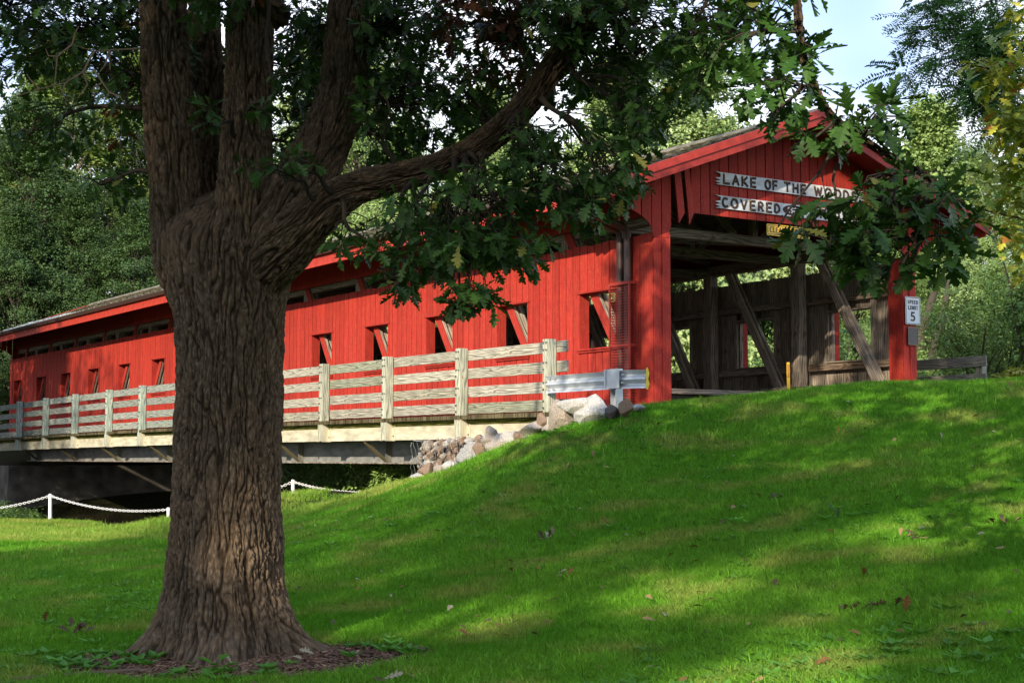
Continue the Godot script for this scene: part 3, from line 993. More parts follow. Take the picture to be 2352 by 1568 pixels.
func make_signs() -> void:
	var black := flat("sign_black", lin(0.012, 0.012, 0.012))
	for row in 2:
		var o := thing("name_board", ["white sawtooth-ended board lettered LAKE OF THE WOODS under the gable", "white sawtooth-ended board lettered COVERED BRIDGE above the portal opening"][row], "sign", bp(-0.075, 0, 0), TURN, "name boards on the gable")
		var y := 7.245 if row == 0 else 6.765
		var p := PackedVector2Array([Vector2(1.55, y + 0.13), Vector2(5.83, y + 0.13)])
		for k in 4:
			p.append(Vector2(5.83, y + 0.13 - k * 0.065))
			p.append(Vector2(5.68, y + 0.13 - k * 0.065 - 0.0325))
		p.append(Vector2(5.83, y - 0.13))
		p.append(Vector2(1.55, y - 0.13))
		for k in 4:
			p.append(Vector2(1.55, y - 0.13 + k * 0.065))
			p.append(Vector2(1.7, y - 0.13 + k * 0.065 + 0.0325))
		p.remove_at(2)
		p.remove_at(p.size() - 2)
		var b := MB.new()
		b.prism(p, Vector3(0, 0, -0.03), Vector3.RIGHT, Vector3.UP, Vector3(0, 0, 1), 0.03, lin(0.86, 0.89, 0.9), Vector2.ZERO, false)
		put(b.mesh(M.steel_paint), "board", o)
		if row == 0:
			for q in [["LAKE", 1.76, 2.62], ["OF", 2.9, 3.22], ["THE", 3.44, 4.03], ["WOODS", 4.3, 5.55]]:
				log_word(q[0], o, q[1], q[2], y - 0.09, 0.18)
		else:
			for q in [["COVERED", 1.72, 3.28], ["BRIDGE", 4.2, 5.6]]:
				log_word(q[0], o, q[1], q[2], y - 0.09, 0.18)
			var e := MB.new()
			var ov := PackedVector2Array()
			for k in 24: ov.append(Vector2(3.7 + 0.3 * cos(k * TAU / 24), y + 0.11 * sin(k * TAU / 24)))
			e.prism(ov, Vector3(0, 0, 0.001), Vector3.RIGHT, Vector3.UP, Vector3(0, 0, 1), 0.008, lin(0.062, 0.032, 0.03))
			put(e.mesh(M.matte), "oval", o)
			var d := put(words("1965", 0.12, 0.006, true, flat("sign_white", lin(0.75, 0.77, 0.78))), "year_digits", o)
			d.position = Vector3(3.7, y, 0.012)
	# clearance plate
	var c := thing("clearance_sign", "yellow CLEARANCE plate hanging under the portal's upper edge", "sign", bp(-0.07, 3.56, 6.31), TURN)
	var b := MB.new()
	b.prism(rounded(1.22, 0.24, 0.03), Vector3(0, 0, -0.012), Vector3.RIGHT, Vector3.UP, Vector3(0, 0, 1), 0.008, lin(0.9, 0.52, 0.012))
	put(b.mesh(M.enamel), "plate", c)
	put(ring_plate(1.18, 0.2, 0.03, 0.01, 0.002, lin(0.015, 0.014, 0.012), M.enamel), "border", c)
	put(words("CLEARANCE 12'", 0.112, 0.004, false, black), "lettering", c)
	# speed limit
	var sp := thing("speed_limit_sign", "white SPEED LIMIT 5 plate on the red right-hand entrance post", "sign", bp(-0.075, 7.29, 4.845), TURN)
	var pb := MB.new()
	pb.prism(rounded(0.48, 0.62, 0.035), Vector3(0, 0, -0.012), Vector3.RIGHT, Vector3.UP, Vector3(0, 0, 1), 0.008, lin(0.72, 0.74, 0.74))
	put(pb.mesh(M.enamel), "plate", sp)
	put(ring_plate(0.455, 0.595, 0.03, 0.012, 0.002, lin(0.012, 0.012, 0.012), M.enamel), "border", sp)
	for q in [["SPEED", 0.19, 0.085], ["LIMIT", 0.065, 0.085], ["5", -0.135, 0.21]]:
		var w := put(words(q[0], q[2], 0.004, true, black), "lettering", sp)
		w.position.y = q[1]
	# plaque
	var pl := thing("bronze_plaque", "dark bronze plaque of small raised text below the speed limit plate", "plaque", bp(-0.065, 7.28, 4.28), TURN)
	var q1 := MB.new()
	q1.box(Vector3.ZERO, Vector3(0.32, 0.4, 0.02), Basis.IDENTITY, lin(0.06, 0.055, 0.05), Vector2.ZERO, 0.004)
	put(q1.mesh(M.enamel), "tablet", pl)
	put(ring_plate(0.32, 0.4, 0.006, 0.016, 0.016, lin(0.2, 0.14, 0.09), M.enamel), "rim", pl)
	var ln := MB.new()
	for k in 13:
		var x := -0.125
		while x < 0.11:
			var w := rng.randf_range(0.012, 0.035)
			ln.box(Vector3(x + w * 0.5, 0.155 - k * 0.0255, 0.012), Vector3(w, 0.01, 0.006), Basis.IDENTITY, lin(0.12, 0.105, 0.09))
			x += w + 0.008
	put(ln.mesh(M.enamel), "raised_text", pl).set_meta("kind", "stuff")

func ring_plate(w: float, h: float, r: float, th: float, z: float, col: Color, m: Material) -> ArrayMesh:
	var o := rounded(w, h, r)
	var i := rounded(w - th * 2, h - th * 2, maxf(r - th, 0.002))
	var b := MB.new()
	for k in o.size():
		var k1 := (k + 1) % o.size()
		b.quad(Vector3(o[k].x, o[k].y, z), Vector3(o[k1].x, o[k1].y, z), Vector3(i[k1].x, i[k1].y, z), Vector3(i[k].x, i[k].y, z), Vector3(0, 0, 1), col)
	return b.mesh(m)

# ---------------------------------------------------------------- footway beside the bridge
func camber(s: float) -> float:
	return 0.02 - 0.00016 * (s - 12.0) * (s - 12.0)

func make_footway() -> void:
	var o := thing("footway", "wooden footway with plank fence along the near side of the red bridge", "footbridge", bp(0, 0, 0), TURN)
	var cream := lin(0.74, 0.68, 0.5)
	var deck := MB.new()
	var s := 0.0
	while s < 44.0:
		var w := 0.14
		deck.box(lp(s + 0.07, -1.2 + rng.randf_range(-0.012, 0.012), 2.41 + camber(s)), Vector3(2.2, 0.085, w - 0.01), Basis.IDENTITY, lin(0.17, 0.14, 0.075) * rng.randf_range(0.55, 1.25), Vector2(rng.randf() * 5, rng.randf() * 5))
		s += w
	put(deck.mesh(M.truss_wood), "deck_boards", o).set_meta("kind", "stuff")
	var posts := []
	for k in 14: posts.append(0.42 + bay(k) + (0.1 if k > 8 else 0.0))
	for k in 13:
		var a: float = posts[k]
		var e: float = posts[k + 1]
		var mid := (a + e) * 0.5
		var len := e - a
		var cy := camber(mid)
		var tilt := Basis(Vector3.RIGHT, -atan2(camber(e) - camber(a), -len) if false else atan2(camber(e) - camber(a), len))
		var shade := 1.0 if k < 8 else lerpf(0.95, 0.6, (k - 8) / 4.0)
		var ch := MB.new()
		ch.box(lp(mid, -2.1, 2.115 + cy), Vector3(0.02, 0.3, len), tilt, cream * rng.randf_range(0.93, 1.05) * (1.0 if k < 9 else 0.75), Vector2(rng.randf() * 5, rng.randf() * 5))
		ch.box(lp(mid, -2.04, 1.972 + cy), Vector3(0.1, 0.016, len), tilt, cream * 0.8)
		ch.box(lp(mid, -2.04, 2.258 + cy), Vector3(0.1, 0.016, len), tilt, cream * 0.8)
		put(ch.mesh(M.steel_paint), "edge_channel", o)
		var kb := MB.new()
		kb.box(lp(mid, -2.09, 2.318 + cy), Vector3(0.1, 0.09, len - 0.02), tilt, lin(0.26, 0.25, 0.05) * rng.randf_range(0.8, 1.15), Vector2(rng.randf() * 5, 0.5), 0.005)
		put(kb.mesh(M.truss_wood), "mossy_nailer", o)
		var ys := [3.7, 3.325, 2.94, 2.6]
		for r in 4:
			var b := MB.new()
			var tint: Color = [lin(0.56, 0.52, 0.41), lin(0.44, 0.41, 0.31), lin(0.6, 0.56, 0.44), lin(0.42, 0.43, 0.31), lin(0.54, 0.5, 0.41)][rng.randi() % 5]
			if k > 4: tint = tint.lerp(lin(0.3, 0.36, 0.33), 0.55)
			var extra := 0.42 if k == 0 else 0.0
			b.box(lp(mid - extra * 0.5, -2.065 + rng.randf_range(-0.006, 0.006), ys[r] + cy + rng.randf_range(-0.012, 0.012)), Vector3(0.045, 0.215, len + extra - 0.012), tilt, tint * rng.randf_range(0.8, 1.06), Vector2(rng.randf() * 3.2, floorf(rng.randf() * 8.0) / 8.0), 0.006)
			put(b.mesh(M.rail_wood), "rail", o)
	for k in 14:
		var sp: float = posts[k]
		var cy := camber(sp)
		var b := MB.new()
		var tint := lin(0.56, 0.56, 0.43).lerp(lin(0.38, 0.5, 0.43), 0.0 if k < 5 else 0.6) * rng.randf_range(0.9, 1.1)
		b.box(lp(sp, -2.2, 2.9 + cy), Vector3(0.19, 1.88, 0.19), Basis.IDENTITY, tint, Vector2(rng.randf() * 3, rng.randf() * 3), 0.008)
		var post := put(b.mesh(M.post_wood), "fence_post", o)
		var bl := MB.new()
		for y in [3.77, 3.63, 3.39, 3.26, 3.01, 2.88, 2.66, 2.53]:
			bl.rod(lp(sp + 0.05 * (1 if int(y * 100) % 2 == 0 else -1), -2.28, y + cy), lp(sp + 0.05 * (1 if int(y * 100) % 2 == 0 else -1), -2.335, y + cy), 0.011, 6, lin(0.2, 0.2, 0.19))
			bl.rod(lp(sp + 0.06, -2.295, y + cy), lp(sp + 0.06, -2.31, y + cy), 0.024, 6, lin(0.25, 0.25, 0.24))
		put(bl.mesh(M.wire), "bolts", post).set_meta("kind", "stuff")
		for e in [-1.0, 1.0]:
			var pl := MB.new()
			pl.box(lp(sp + e * 0.115, -2.2, 2.16 + cy), Vector3(0.2, 0.42, 0.016), Basis.IDENTITY, cream * 1.02)
			pl.box(lp(sp + e * 0.165, -2.12, 2.16 + cy), Vector3(0.018, 0.42, 0.11), Basis.IDENTITY, cream)
			for y in [2.06, 2.27]:
				pl.rod(lp(sp + e * 0.165, -2.125, y + cy), lp(sp + e * 0.165, -2.15, y + cy), 0.018, 6, lin(0.3, 0.3, 0.28))
			put(pl.mesh(M.steel_paint), "bracket", post)
	# steel girder under the footway
	var g := thing("steel_girder", "grey plate girder with rusty bottom flange carrying the footway", "girder", bp(0, 0, 0), TURN)
	var web := MB.new()
	web.box(lp(18.5, -1.35, 1.75), Vector3(0.02, 0.54, 39), Basis.IDENTITY, lin(0.3, 0.3, 0.28), Vector2(0.3, 0.1))
	put(web.mesh(M.steel_paint), "web", g)
	var fl := MB.new()
	fl.box(lp(18.5, -1.35, 1.465), Vector3(0.34, 0.03, 39), Basis.IDENTITY, lin(0.46, 0.38, 0.3))
	put(fl.mesh(M.rust), "bottom_flange", g)
	var tf := MB.new()
	tf.box(lp(18.5, -1.35, 2.03), Vector3(0.34, 0.03, 39), Basis.IDENTITY, lin(0.3, 0.3, 0.27))
	put(tf.mesh(M.steel_paint), "top_flange", g)
	for k in 8:
		var sp := 3.4 + k * 4.75
		var st := MB.new()
		st.box(lp(sp, -1.44, 1.75), Vector3(0.15, 0.52, 0.02), Basis.IDENTITY, lin(0.26, 0.25, 0.2))
		put(st.mesh(M.steel_paint), "stiffener", g)
		var kb := MB.new()
		bar(kb, lp(sp + 0.02, -1.5, 1.52), lp(sp + 0.02, -2.04, 1.95), 0.06, lin(0.2, 0.165, 0.09))
		put(kb.mesh(M.steel_paint), "knee_brace", g)
	for q in [[3.2, 1.56, 0.09], [3.3, 1.72, 0.035], [8.4, 1.56, 0.04], [9.0, 1.6, 0.03], [4.1, 1.55, 0.05], [5.6, 1.56, 0.05], [12, 1.6, 0.03], [21, 1.58, 0.04], [27, 1.6, 0.03]]:
		var ru := MB.new()
		var pp := PackedVector2Array()
		for k in 9: pp.append(Vector2(q[0] + cos(k * TAU / 9) * q[2] * rng.randf_range(0.5, 1.3), q[1] + sin(k * TAU / 9) * q[2] * rng.randf_range(0.7, 1.6)))
		ru.prism(pp, lp(0, -1.3645, 0), Vector3(0, 0, -1), Vector3.UP, Vector3.LEFT, 0.002, lin(0.07, 0.03, 0.018))
		put(ru.mesh(M.rust), "rust_patch", g)
	var rf := MB.new()
	rf.box(lp(41.6, -2.0, 2.72), Vector3(0.02, 0.12, 0.12), Basis.IDENTITY, lin(0.8, 0.5, 0.02))
	tag(put(rf.mesh(M.enamel), "yellow_reflector"), "small yellow reflector low behind the fence at the bridge's far end", "reflector")
	get_node("yellow_reflector").position = bp(0, 0, 0)
	get_node("yellow_reflector").rotation.y = TURN

func make_guardrail() -> void:
	var o := thing("guardrail", "galvanised W-beam guardrail stub with flared end beside the portal", "guardrail", bp(0, 0, 0), TURN)
	var col := lin(0.62, 0.65, 0.68)
	var prof := []
	for k in 25:
		var t := k / 24.0
		prof.append(Vector2(0.036 * cos(t * TAU * 2.0) , 2.8 + t * 0.32))
	var b := MB.new()
	var row := []
	for k in 16:
		var s := 0.3 - k * 0.183
		var bend := 0.0
		if s < -1.95: bend = pow((-1.95 - s) / 0.5, 2.0) * 0.22
		row.append([s, bend])
	for th in [0.0, 0.006]:
		for k in row.size() - 1:
			for q in 24:
				var p := []
				for e in [[k, q], [k, q + 1], [k + 1, q + 1], [k + 1, q]]:
					var w: Vector2 = prof[e[1]]
					p.append(lp(row[e[0]][0], -2.34 - w.x + row[e[0]][1] + th, w.y))
				var nn: Vector3 = (p[1] - p[0]).cross(p[3] - p[0]).normalized()
				if nn.x > 0: nn = -nn
				b.quad(p[0], p[1], p[2], p[3], nn if th == 0.0 else -nn, col)
	put(b.mesh(M.galvanised), "rail_beam", o)
	var ps := MB.new()
	for e in [-1.0, 1.0]: ps.box(lp(-1.68 + e * 0.07, -2.2, 2.66), Vector3(0.16, 1.02, 0.012), Basis.IDENTITY, col)
	ps.box(lp(-1.68, -2.2, 2.66), Vector3(0.012, 1.02, 0.14), Basis.IDENTITY, col)
	ps.box(lp(-1.83, -2.42, 2.98), Vector3(0.012, 0.34, 0.42), Basis.IDENTITY, col)
	ps.box(lp(-1.65, -2.435, 2.98), Vector3(0.02, 0.34, 0.04), Basis.IDENTITY, col)
	put(ps.mesh(M.galvanised), "post", o)
	var ye := MB.new()
	ye.prism(PackedVector2Array([Vector2(-0.02, 2.79), Vector2(0.01, 2.77), Vector2(0.05, 2.87), Vector2(0.02, 2.96), Vector2(0.05, 3.06), Vector2(0.01, 3.16), Vector2(-0.02, 3.14)]), lp(-2.455, -2.13, 0), Vector3.RIGHT, Vector3.UP, Vector3(0, 0, 1), 0.01, lin(0.75, 0.55, 0.01))
	put(ye.mesh(M.enamel), "yellow_marker", o)
	var bl := MB.new()
	for q in [[0.2, 2.86], [0.2, 3.07], [0.02, 2.86], [0.02, 3.07], [-1.7, 2.97], [-2.1, 2.9], [-2.1, 3.04]]:
		bl.rod(lp(q[0], -2.36, q[1]), lp(q[0], -2.41, q[1]), 0.018, 8, col * 0.8)
	put(bl.mesh(M.galvanised), "bolts", o).set_meta("kind", "stuff")
	# the flat yellow marker in front of the portal
	var p := at(1812, 905, 27.3)
	p.y = ground(p.x, p.z) + 0.03
	var d := thing("lane_marker", "slim yellow marker post in the grass before the portal", "marker post", p, 0.5)
	var m1 := MB.new()
	m1.box(Vector3(0, 0.27, 0), Vector3(0.07, 0.58, 0.012), Basis.IDENTITY, lin(0.95, 0.5, 0.008), Vector2.ZERO, 0.003)
	put(m1.mesh(M.enamel), "blade", d)
	var m2 := MB.new()
	m2.box(Vector3(0, 0.4, 0.009), Vector3(0.06, 0.24, 0.004), Basis.IDENTITY, lin(0.5, 0.2, 0.005))
	put(m2.mesh(M.enamel), "reflective_strip", d)
	# fence on the other side
	var f := thing("plank_fence", "weathered two-plank fence end right of the bridge entrance", "fence", bp(0, 9.0, 0), TURN)
	for q in [[3.76, 0.24], [3.38, 0.2]]:
		var c := MB.new()
		c.box(lp(2.2, 0, q[0]), Vector3(0.05, q[1], 5.7), Basis.IDENTITY, lin(0.42, 0.38, 0.3), Vector2(rng.randf() * 3, rng.randf()), 0.006)
		put(c.mesh(M.rail_wood), "plank", f)
	for q in [-0.4, 2.8]:
		var c := MB.new()
		c.box(lp(q, 0.13, 3.2), Vector3(0.18, 1.1, 0.18), Basis.IDENTITY, lin(0.42, 0.4, 0.3), Vector2(rng.randf() * 3, rng.randf()), 0.008)
		put(c.mesh(M.post_wood), "post", f)

# ---------------------------------------------------------------- stones
func pebble(seed_: int, rough := 0.28, sub := 2) -> Array:      # an irregular stone of radius one: [points, triangles]
	var r := RandomNumberGenerator.new()
	r.seed = seed_
	var f := noise(seed_, 0.9, FastNoiseLite.TYPE_SIMPLEX_SMOOTH, 3)
	var sm := SphereMesh.new()
	sm.radius = 1.0
	sm.height = 2.0
	sm.radial_segments = 10 if sub == 1 else 22
	sm.rings = 5 if sub == 1 else 12
	var arr := sm.get_mesh_arrays()
	var vs: PackedVector3Array = arr[Mesh.ARRAY_VERTEX]
	var cuts := []
	for k in 13: cuts.append([Vector3(r.randf_range(-1, 1), r.randf_range(-1, 1), r.randf_range(-1, 1)).normalized(), r.randf_range(0.55, 0.85)])
	for k in vs.size():
		var p := vs[k]
		p *= 1.0 + rough * f.get_noise_3dv(p)
		for q in cuts:
			var d: float = p.dot(q[0]) - q[1]
			if d > 0: p -= q[0] * d * 0.92
		vs[k] = p
	return [vs, arr[Mesh.ARRAY_INDEX]]

func stone_mesh(shape: Array, col: Color) -> ArrayMesh:
	var b := MB.new()
	var vs: PackedVector3Array = shape[0]
	var ix: PackedInt32Array = shape[1]
	for k in range(0, ix.size(), 3):
		var p := vs[ix[k]]
		var q := vs[ix[k + 1]]
		var r := vs[ix[k + 2]]
		var nn := (q - p).cross(r - p)
		if nn.length() < 1e-7: continue
		nn = nn.normalized()
		if nn.dot(p + q + r) < 0: nn = -nn
		b.tri(p, q, r, nn, col)
	return b.mesh(M.stone)

func make_rocks() -> void:
	var tones := {"tan": lin(0.56, 0.46, 0.36), "white": lin(0.74, 0.7, 0.63), "dark": lin(0.12, 0.09, 0.08), "brown": lin(0.42, 0.28, 0.19), "grey": lin(0.52, 0.5, 0.47), "pale": lin(0.66, 0.56, 0.45)}
	var list := [
		[1410, 275, 125, 105, "tan", "large pitted tan boulder at the footway's end"], [1705, 205, 155, 88, "white", "large white boulder beside the guardrail post"], [1560, 195, 55, 48, "dark", "dark brown rock wedged between the two largest boulders"],
		[1560, 140, 160, 48, "white", "long pale slab behind the largest boulders"], [1870, 205, 66, 40, "dark", "low dark rock right of the white boulder"], [1995, 165, 75, 48, "brown", "tan brown rock at the foot of the guardrail post"],
		[1250, 285, 48, 42, "brown", "small brown rock under the footway's last fence post"], [1185, 350, 115, 42, "pale", "flat pinkish rock partway up the bank"], [615, 590, 125, 78, "grey", "grey angular boulder in front of the wire basket"],
		[695, 520, 58, 45, "brown", "brown rock on top of the grey angular boulder"], [870, 500, 140, 70, "pale", "big cream boulder with grass growing over it"], [945, 445, 90, 45, "white", "white rock behind the cream boulder"],
		[800, 400, 60, 45, "tan", "tan rock at the top of the wire basket"], [815, 455, 85, 50, "tan", "tan slab leaning above the cream boulder"], [235, 705, 78, 42, "brown", "brown boulder at the basket's lower corner"],
		[440, 685, 78, 45, "white", "white boulder at the basket's foot"], [165, 765, 95, 24, "white", "low flat stone lowest on the bank"], [1090, 395, 42, 32, "brown", "round brown rock midway up the bank"], [1035, 425, 45, 32, "brown", "reddish rock just above the grass midway"],
		[1140, 420, 60, 25, "grey", "small grey stone sunk in grass midway up"], [1300, 350, 55, 28, "pale", "pale stone below the pitted tan boulder"], [340, 700, 45, 30, "pale", "small cream stone between brown and white boulders"], [2100, 165, 60, 20, "grey", "flat grey stone by the red corner post"]]
	var shapes := []
	for k in 6: shapes.append(pebble(300 + k))
	for k in list.size():
		var q: Array = list[k]
		var p := at_u(918.75 + q[0] * 0.2604, 906.5 + q[1] * 0.2604, -3.3 if k < 22 else -2.75) + Vector3(0, 0.1, 0)
		var d := -p.z / FOCAL * 0.2604
		var o := put(stone_mesh(shapes[k % 6], tones[q[4]] * rng.randf_range(0.9, 1.1)), "boulder")
		o.position = p
		o.basis = Basis(Vector3.UP, TURN) * Basis.from_scale(Vector3(maxf(q[2], q[3]) * 0.75 * d, q[3] * 1.75 * d, q[2] * 1.65 * d)) * Basis(Vector3(0.3, 1, 0.2).normalized(), rng.randf_range(-0.5, 0.5))
		tag(o, q[5], "boulder", "boulders along the bank")
	var rub := []
	var rubc := []
	for k in 110:
		var s := rng.randf_range(-2.2, 5.2)
		var w := bp(s, -3.2 + rng.randf_range(-0.25, 0.35), 0)
		w.y = ground(w.x, w.z) + 0.02
		rub.append(Transform3D(Basis(Vector3(rng.randf(), rng.randf(), 1).normalized(), rng.randf() * TAU).scaled(Vector3(1.2, 0.8, 1.0) * rng.randf_range(0.03, 0.09)), w))
		rubc.append([tones.tan, tones.grey, tones.brown, tones.pale][rng.randi() % 4] * rng.randf_range(0.6, 1.0))
	tag(many(stone_mesh(pebble(350, 0.3, 1), Color.WHITE), rub, rubc, M.stone, "rubble"), "small stones scattered between the boulders on the bank", "rubble", "", "stuff")
	# wire basket of stones
	var g := thing("gabion", "wire basket packed with pale stones under the footway end", "gabion", bp(0, 0, 0), TURN)
	var small := []
	for k in 6: small.append(pebble(320 + k, 0.3, 1))
	var meshes := []
	for k in 18:
		meshes.append(stone_mesh(small[k % 6], [tones.white, tones.tan, tones.grey, tones.pale, tones.brown, tones.white][rng.randi() % 6] * rng.randf_range(0.8, 1.15)))
	var n := 0
	for layer in 2:
		for k in 190 if layer == 0 else 70:
			var s := rng.randf_range(1.2, 5.05)
			var y := rng.randf_range(0.95, 1.86)
			if layer == 1: y = 1.84 + (5.05 - s) * 0.05
			var r := rng.randf_range(0.06, 0.115)
			if y < 1.05 + (5.0 - s) * 0.12 - 0.15 : continue
			var o := put(meshes[rng.randi() % 18], "stone", g)
			o.position = lp(s, -2.42 + rng.randf_range(-0.05, 0.05) if layer == 0 else rng.randf_range(-2.4, -2.0), y)
			o.basis = Basis(Vector3(rng.randf(), rng.randf(), rng.randf()).normalized(), rng.randf() * TAU) * Basis.from_scale(Vector3(r * 1.2, r, r * 0.9))
			n += 1
	for k in 40:
		var o := put(meshes[rng.randi() % 18], "stone", g)
		var r := rng.randf_range(0.06, 0.1)
		o.position = lp(5.05 + rng.randf_range(-0.03, 0.03), rng.randf_range(-2.4, -1.5), rng.randf_range(0.95, 1.85))
		o.basis = Basis(Vector3(rng.randf(), rng.randf(), rng.randf()).normalized(), rng.randf() * TAU) * Basis.from_scale(Vector3(r * 1.2, r, r * 0.9))
	var fill := MB.new()
	fill.box(lp(3.1, -1.9, 1.36), Vector3(0.9, 0.9, 3.8), Basis.IDENTITY, lin(0.14, 0.12, 0.1))
	put(fill.mesh(M.stone), "packing", g)
	var wi := MB.new()
	for k in 20:
		for e in [-1.0, 1.0]:
			var s0 := 1.2 + k * 0.2
			var px := lp(s0, -2.53, 1.0)
			for j in 10:
				var q := lp(clampf(s0 + e * (j + 1) * 0.05 + rng.randf_range(-0.02, 0.02), 1.2, 5.12), -2.53 + rng.randf_range(-0.025, 0.025), 1.0 + (j + 1) * 0.092)
				wi.rod(px, q, 0.0035, 3, lin(0.36, 0.37, 0.38))
				px = q
	for k in 120:
		var a := lp(rng.randf_range(0.8, 5.1), rng.randf_range(-2.55, -2.0), 1.93 + rng.randf_range(-0.02, 0.07))
		wi.rod(a, a + Vector3(rng.randf_range(-0.12, 0.12), rng.randf_range(-0.03, 0.05), rng.randf_range(-0.2, 0.2)), 0.005, 3, lin(0.55, 0.57, 0.6))
	put(wi.mesh(M.wire), "wire_mesh", g).set_meta("kind", "stuff")

# ---------------------------------------------------------------- far abutment and the chain
func make_abutment() -> void:
	var o := thing("abutment", "dark stained concrete abutment under the bridge's far end", "abutment", bp(38, 0, 0), TURN)
	var b := MB.new()
	b.box(Vector3(3.3, -0.1, -0.6), Vector3(11.1, 2.74, 1.2), Basis.IDENTITY, lin(0.22, 0.185, 0.15), Vector2(0.2, 0.4), 0.03)
	put(b.mesh(M.concrete), "wall", o)
	var face := MB.new()                          # a smile that someone smeared on the concrete
	for q in [[1.9, 0.86], [2.75, 0.9]]:
		var pp := PackedVector2Array()
		for k in 10: pp.append(Vector2(q[0] + 0.09 * cos(k * TAU / 10), q[1] + 0.12 * sin(k * TAU / 10)))
		face.prism(pp, Vector3(0, 0, 0), Vector3.RIGHT, Vector3.UP, Vector3(0, 0, 1), 0.003, lin(0.11, 0.09, 0.07))
	for k in 14:
		var a := deg_to_rad(200 + k * 10)
		var a2 := deg_to_rad(200 + (k + 1) * 10)
		bar(face, Vector3(2.32 + 0.72 * cos(a), 0.6 + 0.5 * sin(a), 0.002), Vector3(2.32 + 0.72 * cos(a2), 0.6 + 0.5 * sin(a2), 0.002), 0.03, lin(0.12, 0.1, 0.08))
	put(face.mesh(M.matte), "smeared_smile", o)

func make_chain() -> void:
	var spots := [at(113, 1197, 44), Vector3(-9.55, 0, -42.2), at(672, 1165, 40), Vector3(-17.2, 0, -45.2), Vector3(-2.4, 0, -36.6)]
	var tops := []
	var labels := ["white chain post in the sunlit grass left of the oak", "white chain post hidden behind the oak trunk", "short white chain post just right of the oak trunk", "white chain post at the lawn's far left", "white chain post down behind the rise"]
	for k in 5:
		var p: Vector3 = spots[k]
		p.y = ground(p.x, p.z) - 0.05
		if k == 4: p.y = 0.05
		var o := thing("chain_post", labels[k], "post", p, 0.0, "white posts of the chain fence")
		var b := MB.new()
		b.tube(PackedVector3Array([Vector3(0.015, 0, 0), Vector3(0, 0.86, 0), Vector3(0, 0.88, 0)]), PackedFloat32Array([0.055, 0.05, 0.035]), 12, lin(0.8, 0.8, 0.8))
		put(b.mesh(M.enamel), "shaft", o)
		var h := MB.new()
		h.rod(Vector3(-0.05, 0.82, 0), Vector3(0.06, 0.82, 0), 0.012, 6, lin(0.6, 0.6, 0.6))
		put(h.mesh(M.enamel), "hook", o)
		tops.append(p + Vector3(0, 0.82, 0))
	var pairs := [[3, 0], [0, 1], [1, 2], [2, 4]]
	var cl := ["white chain sagging at the left frame edge", "white chain sagging before the dark abutment", "white chain end right of the trunk's edge", "white chain dropping behind the grassy rise"]
	for k in 4:
		var a: Vector3 = tops[pairs[k][0]]
		var e: Vector3 = tops[pairs[k][1]]
		var n := int(a.distance_to(e) / 0.075)
		var b := MB.new()
		var mid := (a + e) * 0.5
		for j in n:
			var t := (j + 0.5) / n
			var p := a.lerp(e, t) - Vector3(0, 0.19 * 4.0 * t * (1.0 - t), 0)
			var p2 := a.lerp(e, t + 0.02) - Vector3(0, 0.19 * 4.0 * (t + 0.02) * (0.98 - t), 0)
			var d := (p2 - p).normalized()
			var nn := d.cross(Vector3.UP).normalized()
			var up := nn.cross(d)
			if j % 2 == 0: up = nn
			else: up = up.rotated(d, 0.2)
			var loop := PackedVector3Array()
			for q in 9:
				var an := TAU * q / 8.0
				loop.append(p - mid + d * 0.058 * cos(an) + up * 0.032 * sin(an))
			var rr := PackedFloat32Array()
			rr.resize(9)
			rr.fill(0.0085)
			b.tube(loop, rr, 5, lin(0.8, 0.79, 0.77), false)
		var o := put(b.mesh(M.enamel), "chain")
		o.position = mid
		tag(o, cl[k], "chain", "chains between the white posts")

# ---------------------------------------------------------------- leaves and many copies
var sprigs := []
var leaf_mesh := []

func many(mesh: Mesh, places: Array, colors: Array, m: Material, called: String, parent: Node = null) -> MultiMeshInstance3D:
	var mm := MultiMesh.new()
	mm.transform_format = MultiMesh.TRANSFORM_3D
	mm.use_colors = colors.size() > 0
	mm.mesh = mesh
	mm.instance_count = places.size()
	for k in places.size():
		mm.set_instance_transform(k, places[k])
		if colors.size(): mm.set_instance_color(k, colors[k])
	var o := MultiMeshInstance3D.new()
	o.multimesh = mm
	o.material_override = m
	o.name = numbered(called) if parent == null else called
	(parent if parent else self).add_child(o, true)
	return o

func leaf_blade(b: MB, o: Vector3, d: Vector3, up: Vector3, l: float, w: float, col: Color) -> void:
	var z := d.cross(up).normalized()
	var up2 := z.cross(d).normalized()
	var p0 := o
	var p1 := o + d * l * 0.45 + z * w * 0.5 + up2 * w * 0.12
	var p2 := o + d * l - up2 * l * 0.08
	var p3 := o + d * l * 0.45 - z * w * 0.5 + up2 * w * 0.12
	b.tri(p0, p1, p2, (p1 - p0).cross(p2 - p0).normalized() * signf((p1 - p0).cross(p2 - p0).dot(up2)), col)
	b.tri(p0, p2, p3, (p2 - p0).cross(p3 - p0).normalized() * signf((p2 - p0).cross(p3 - p0).dot(up2)), col)

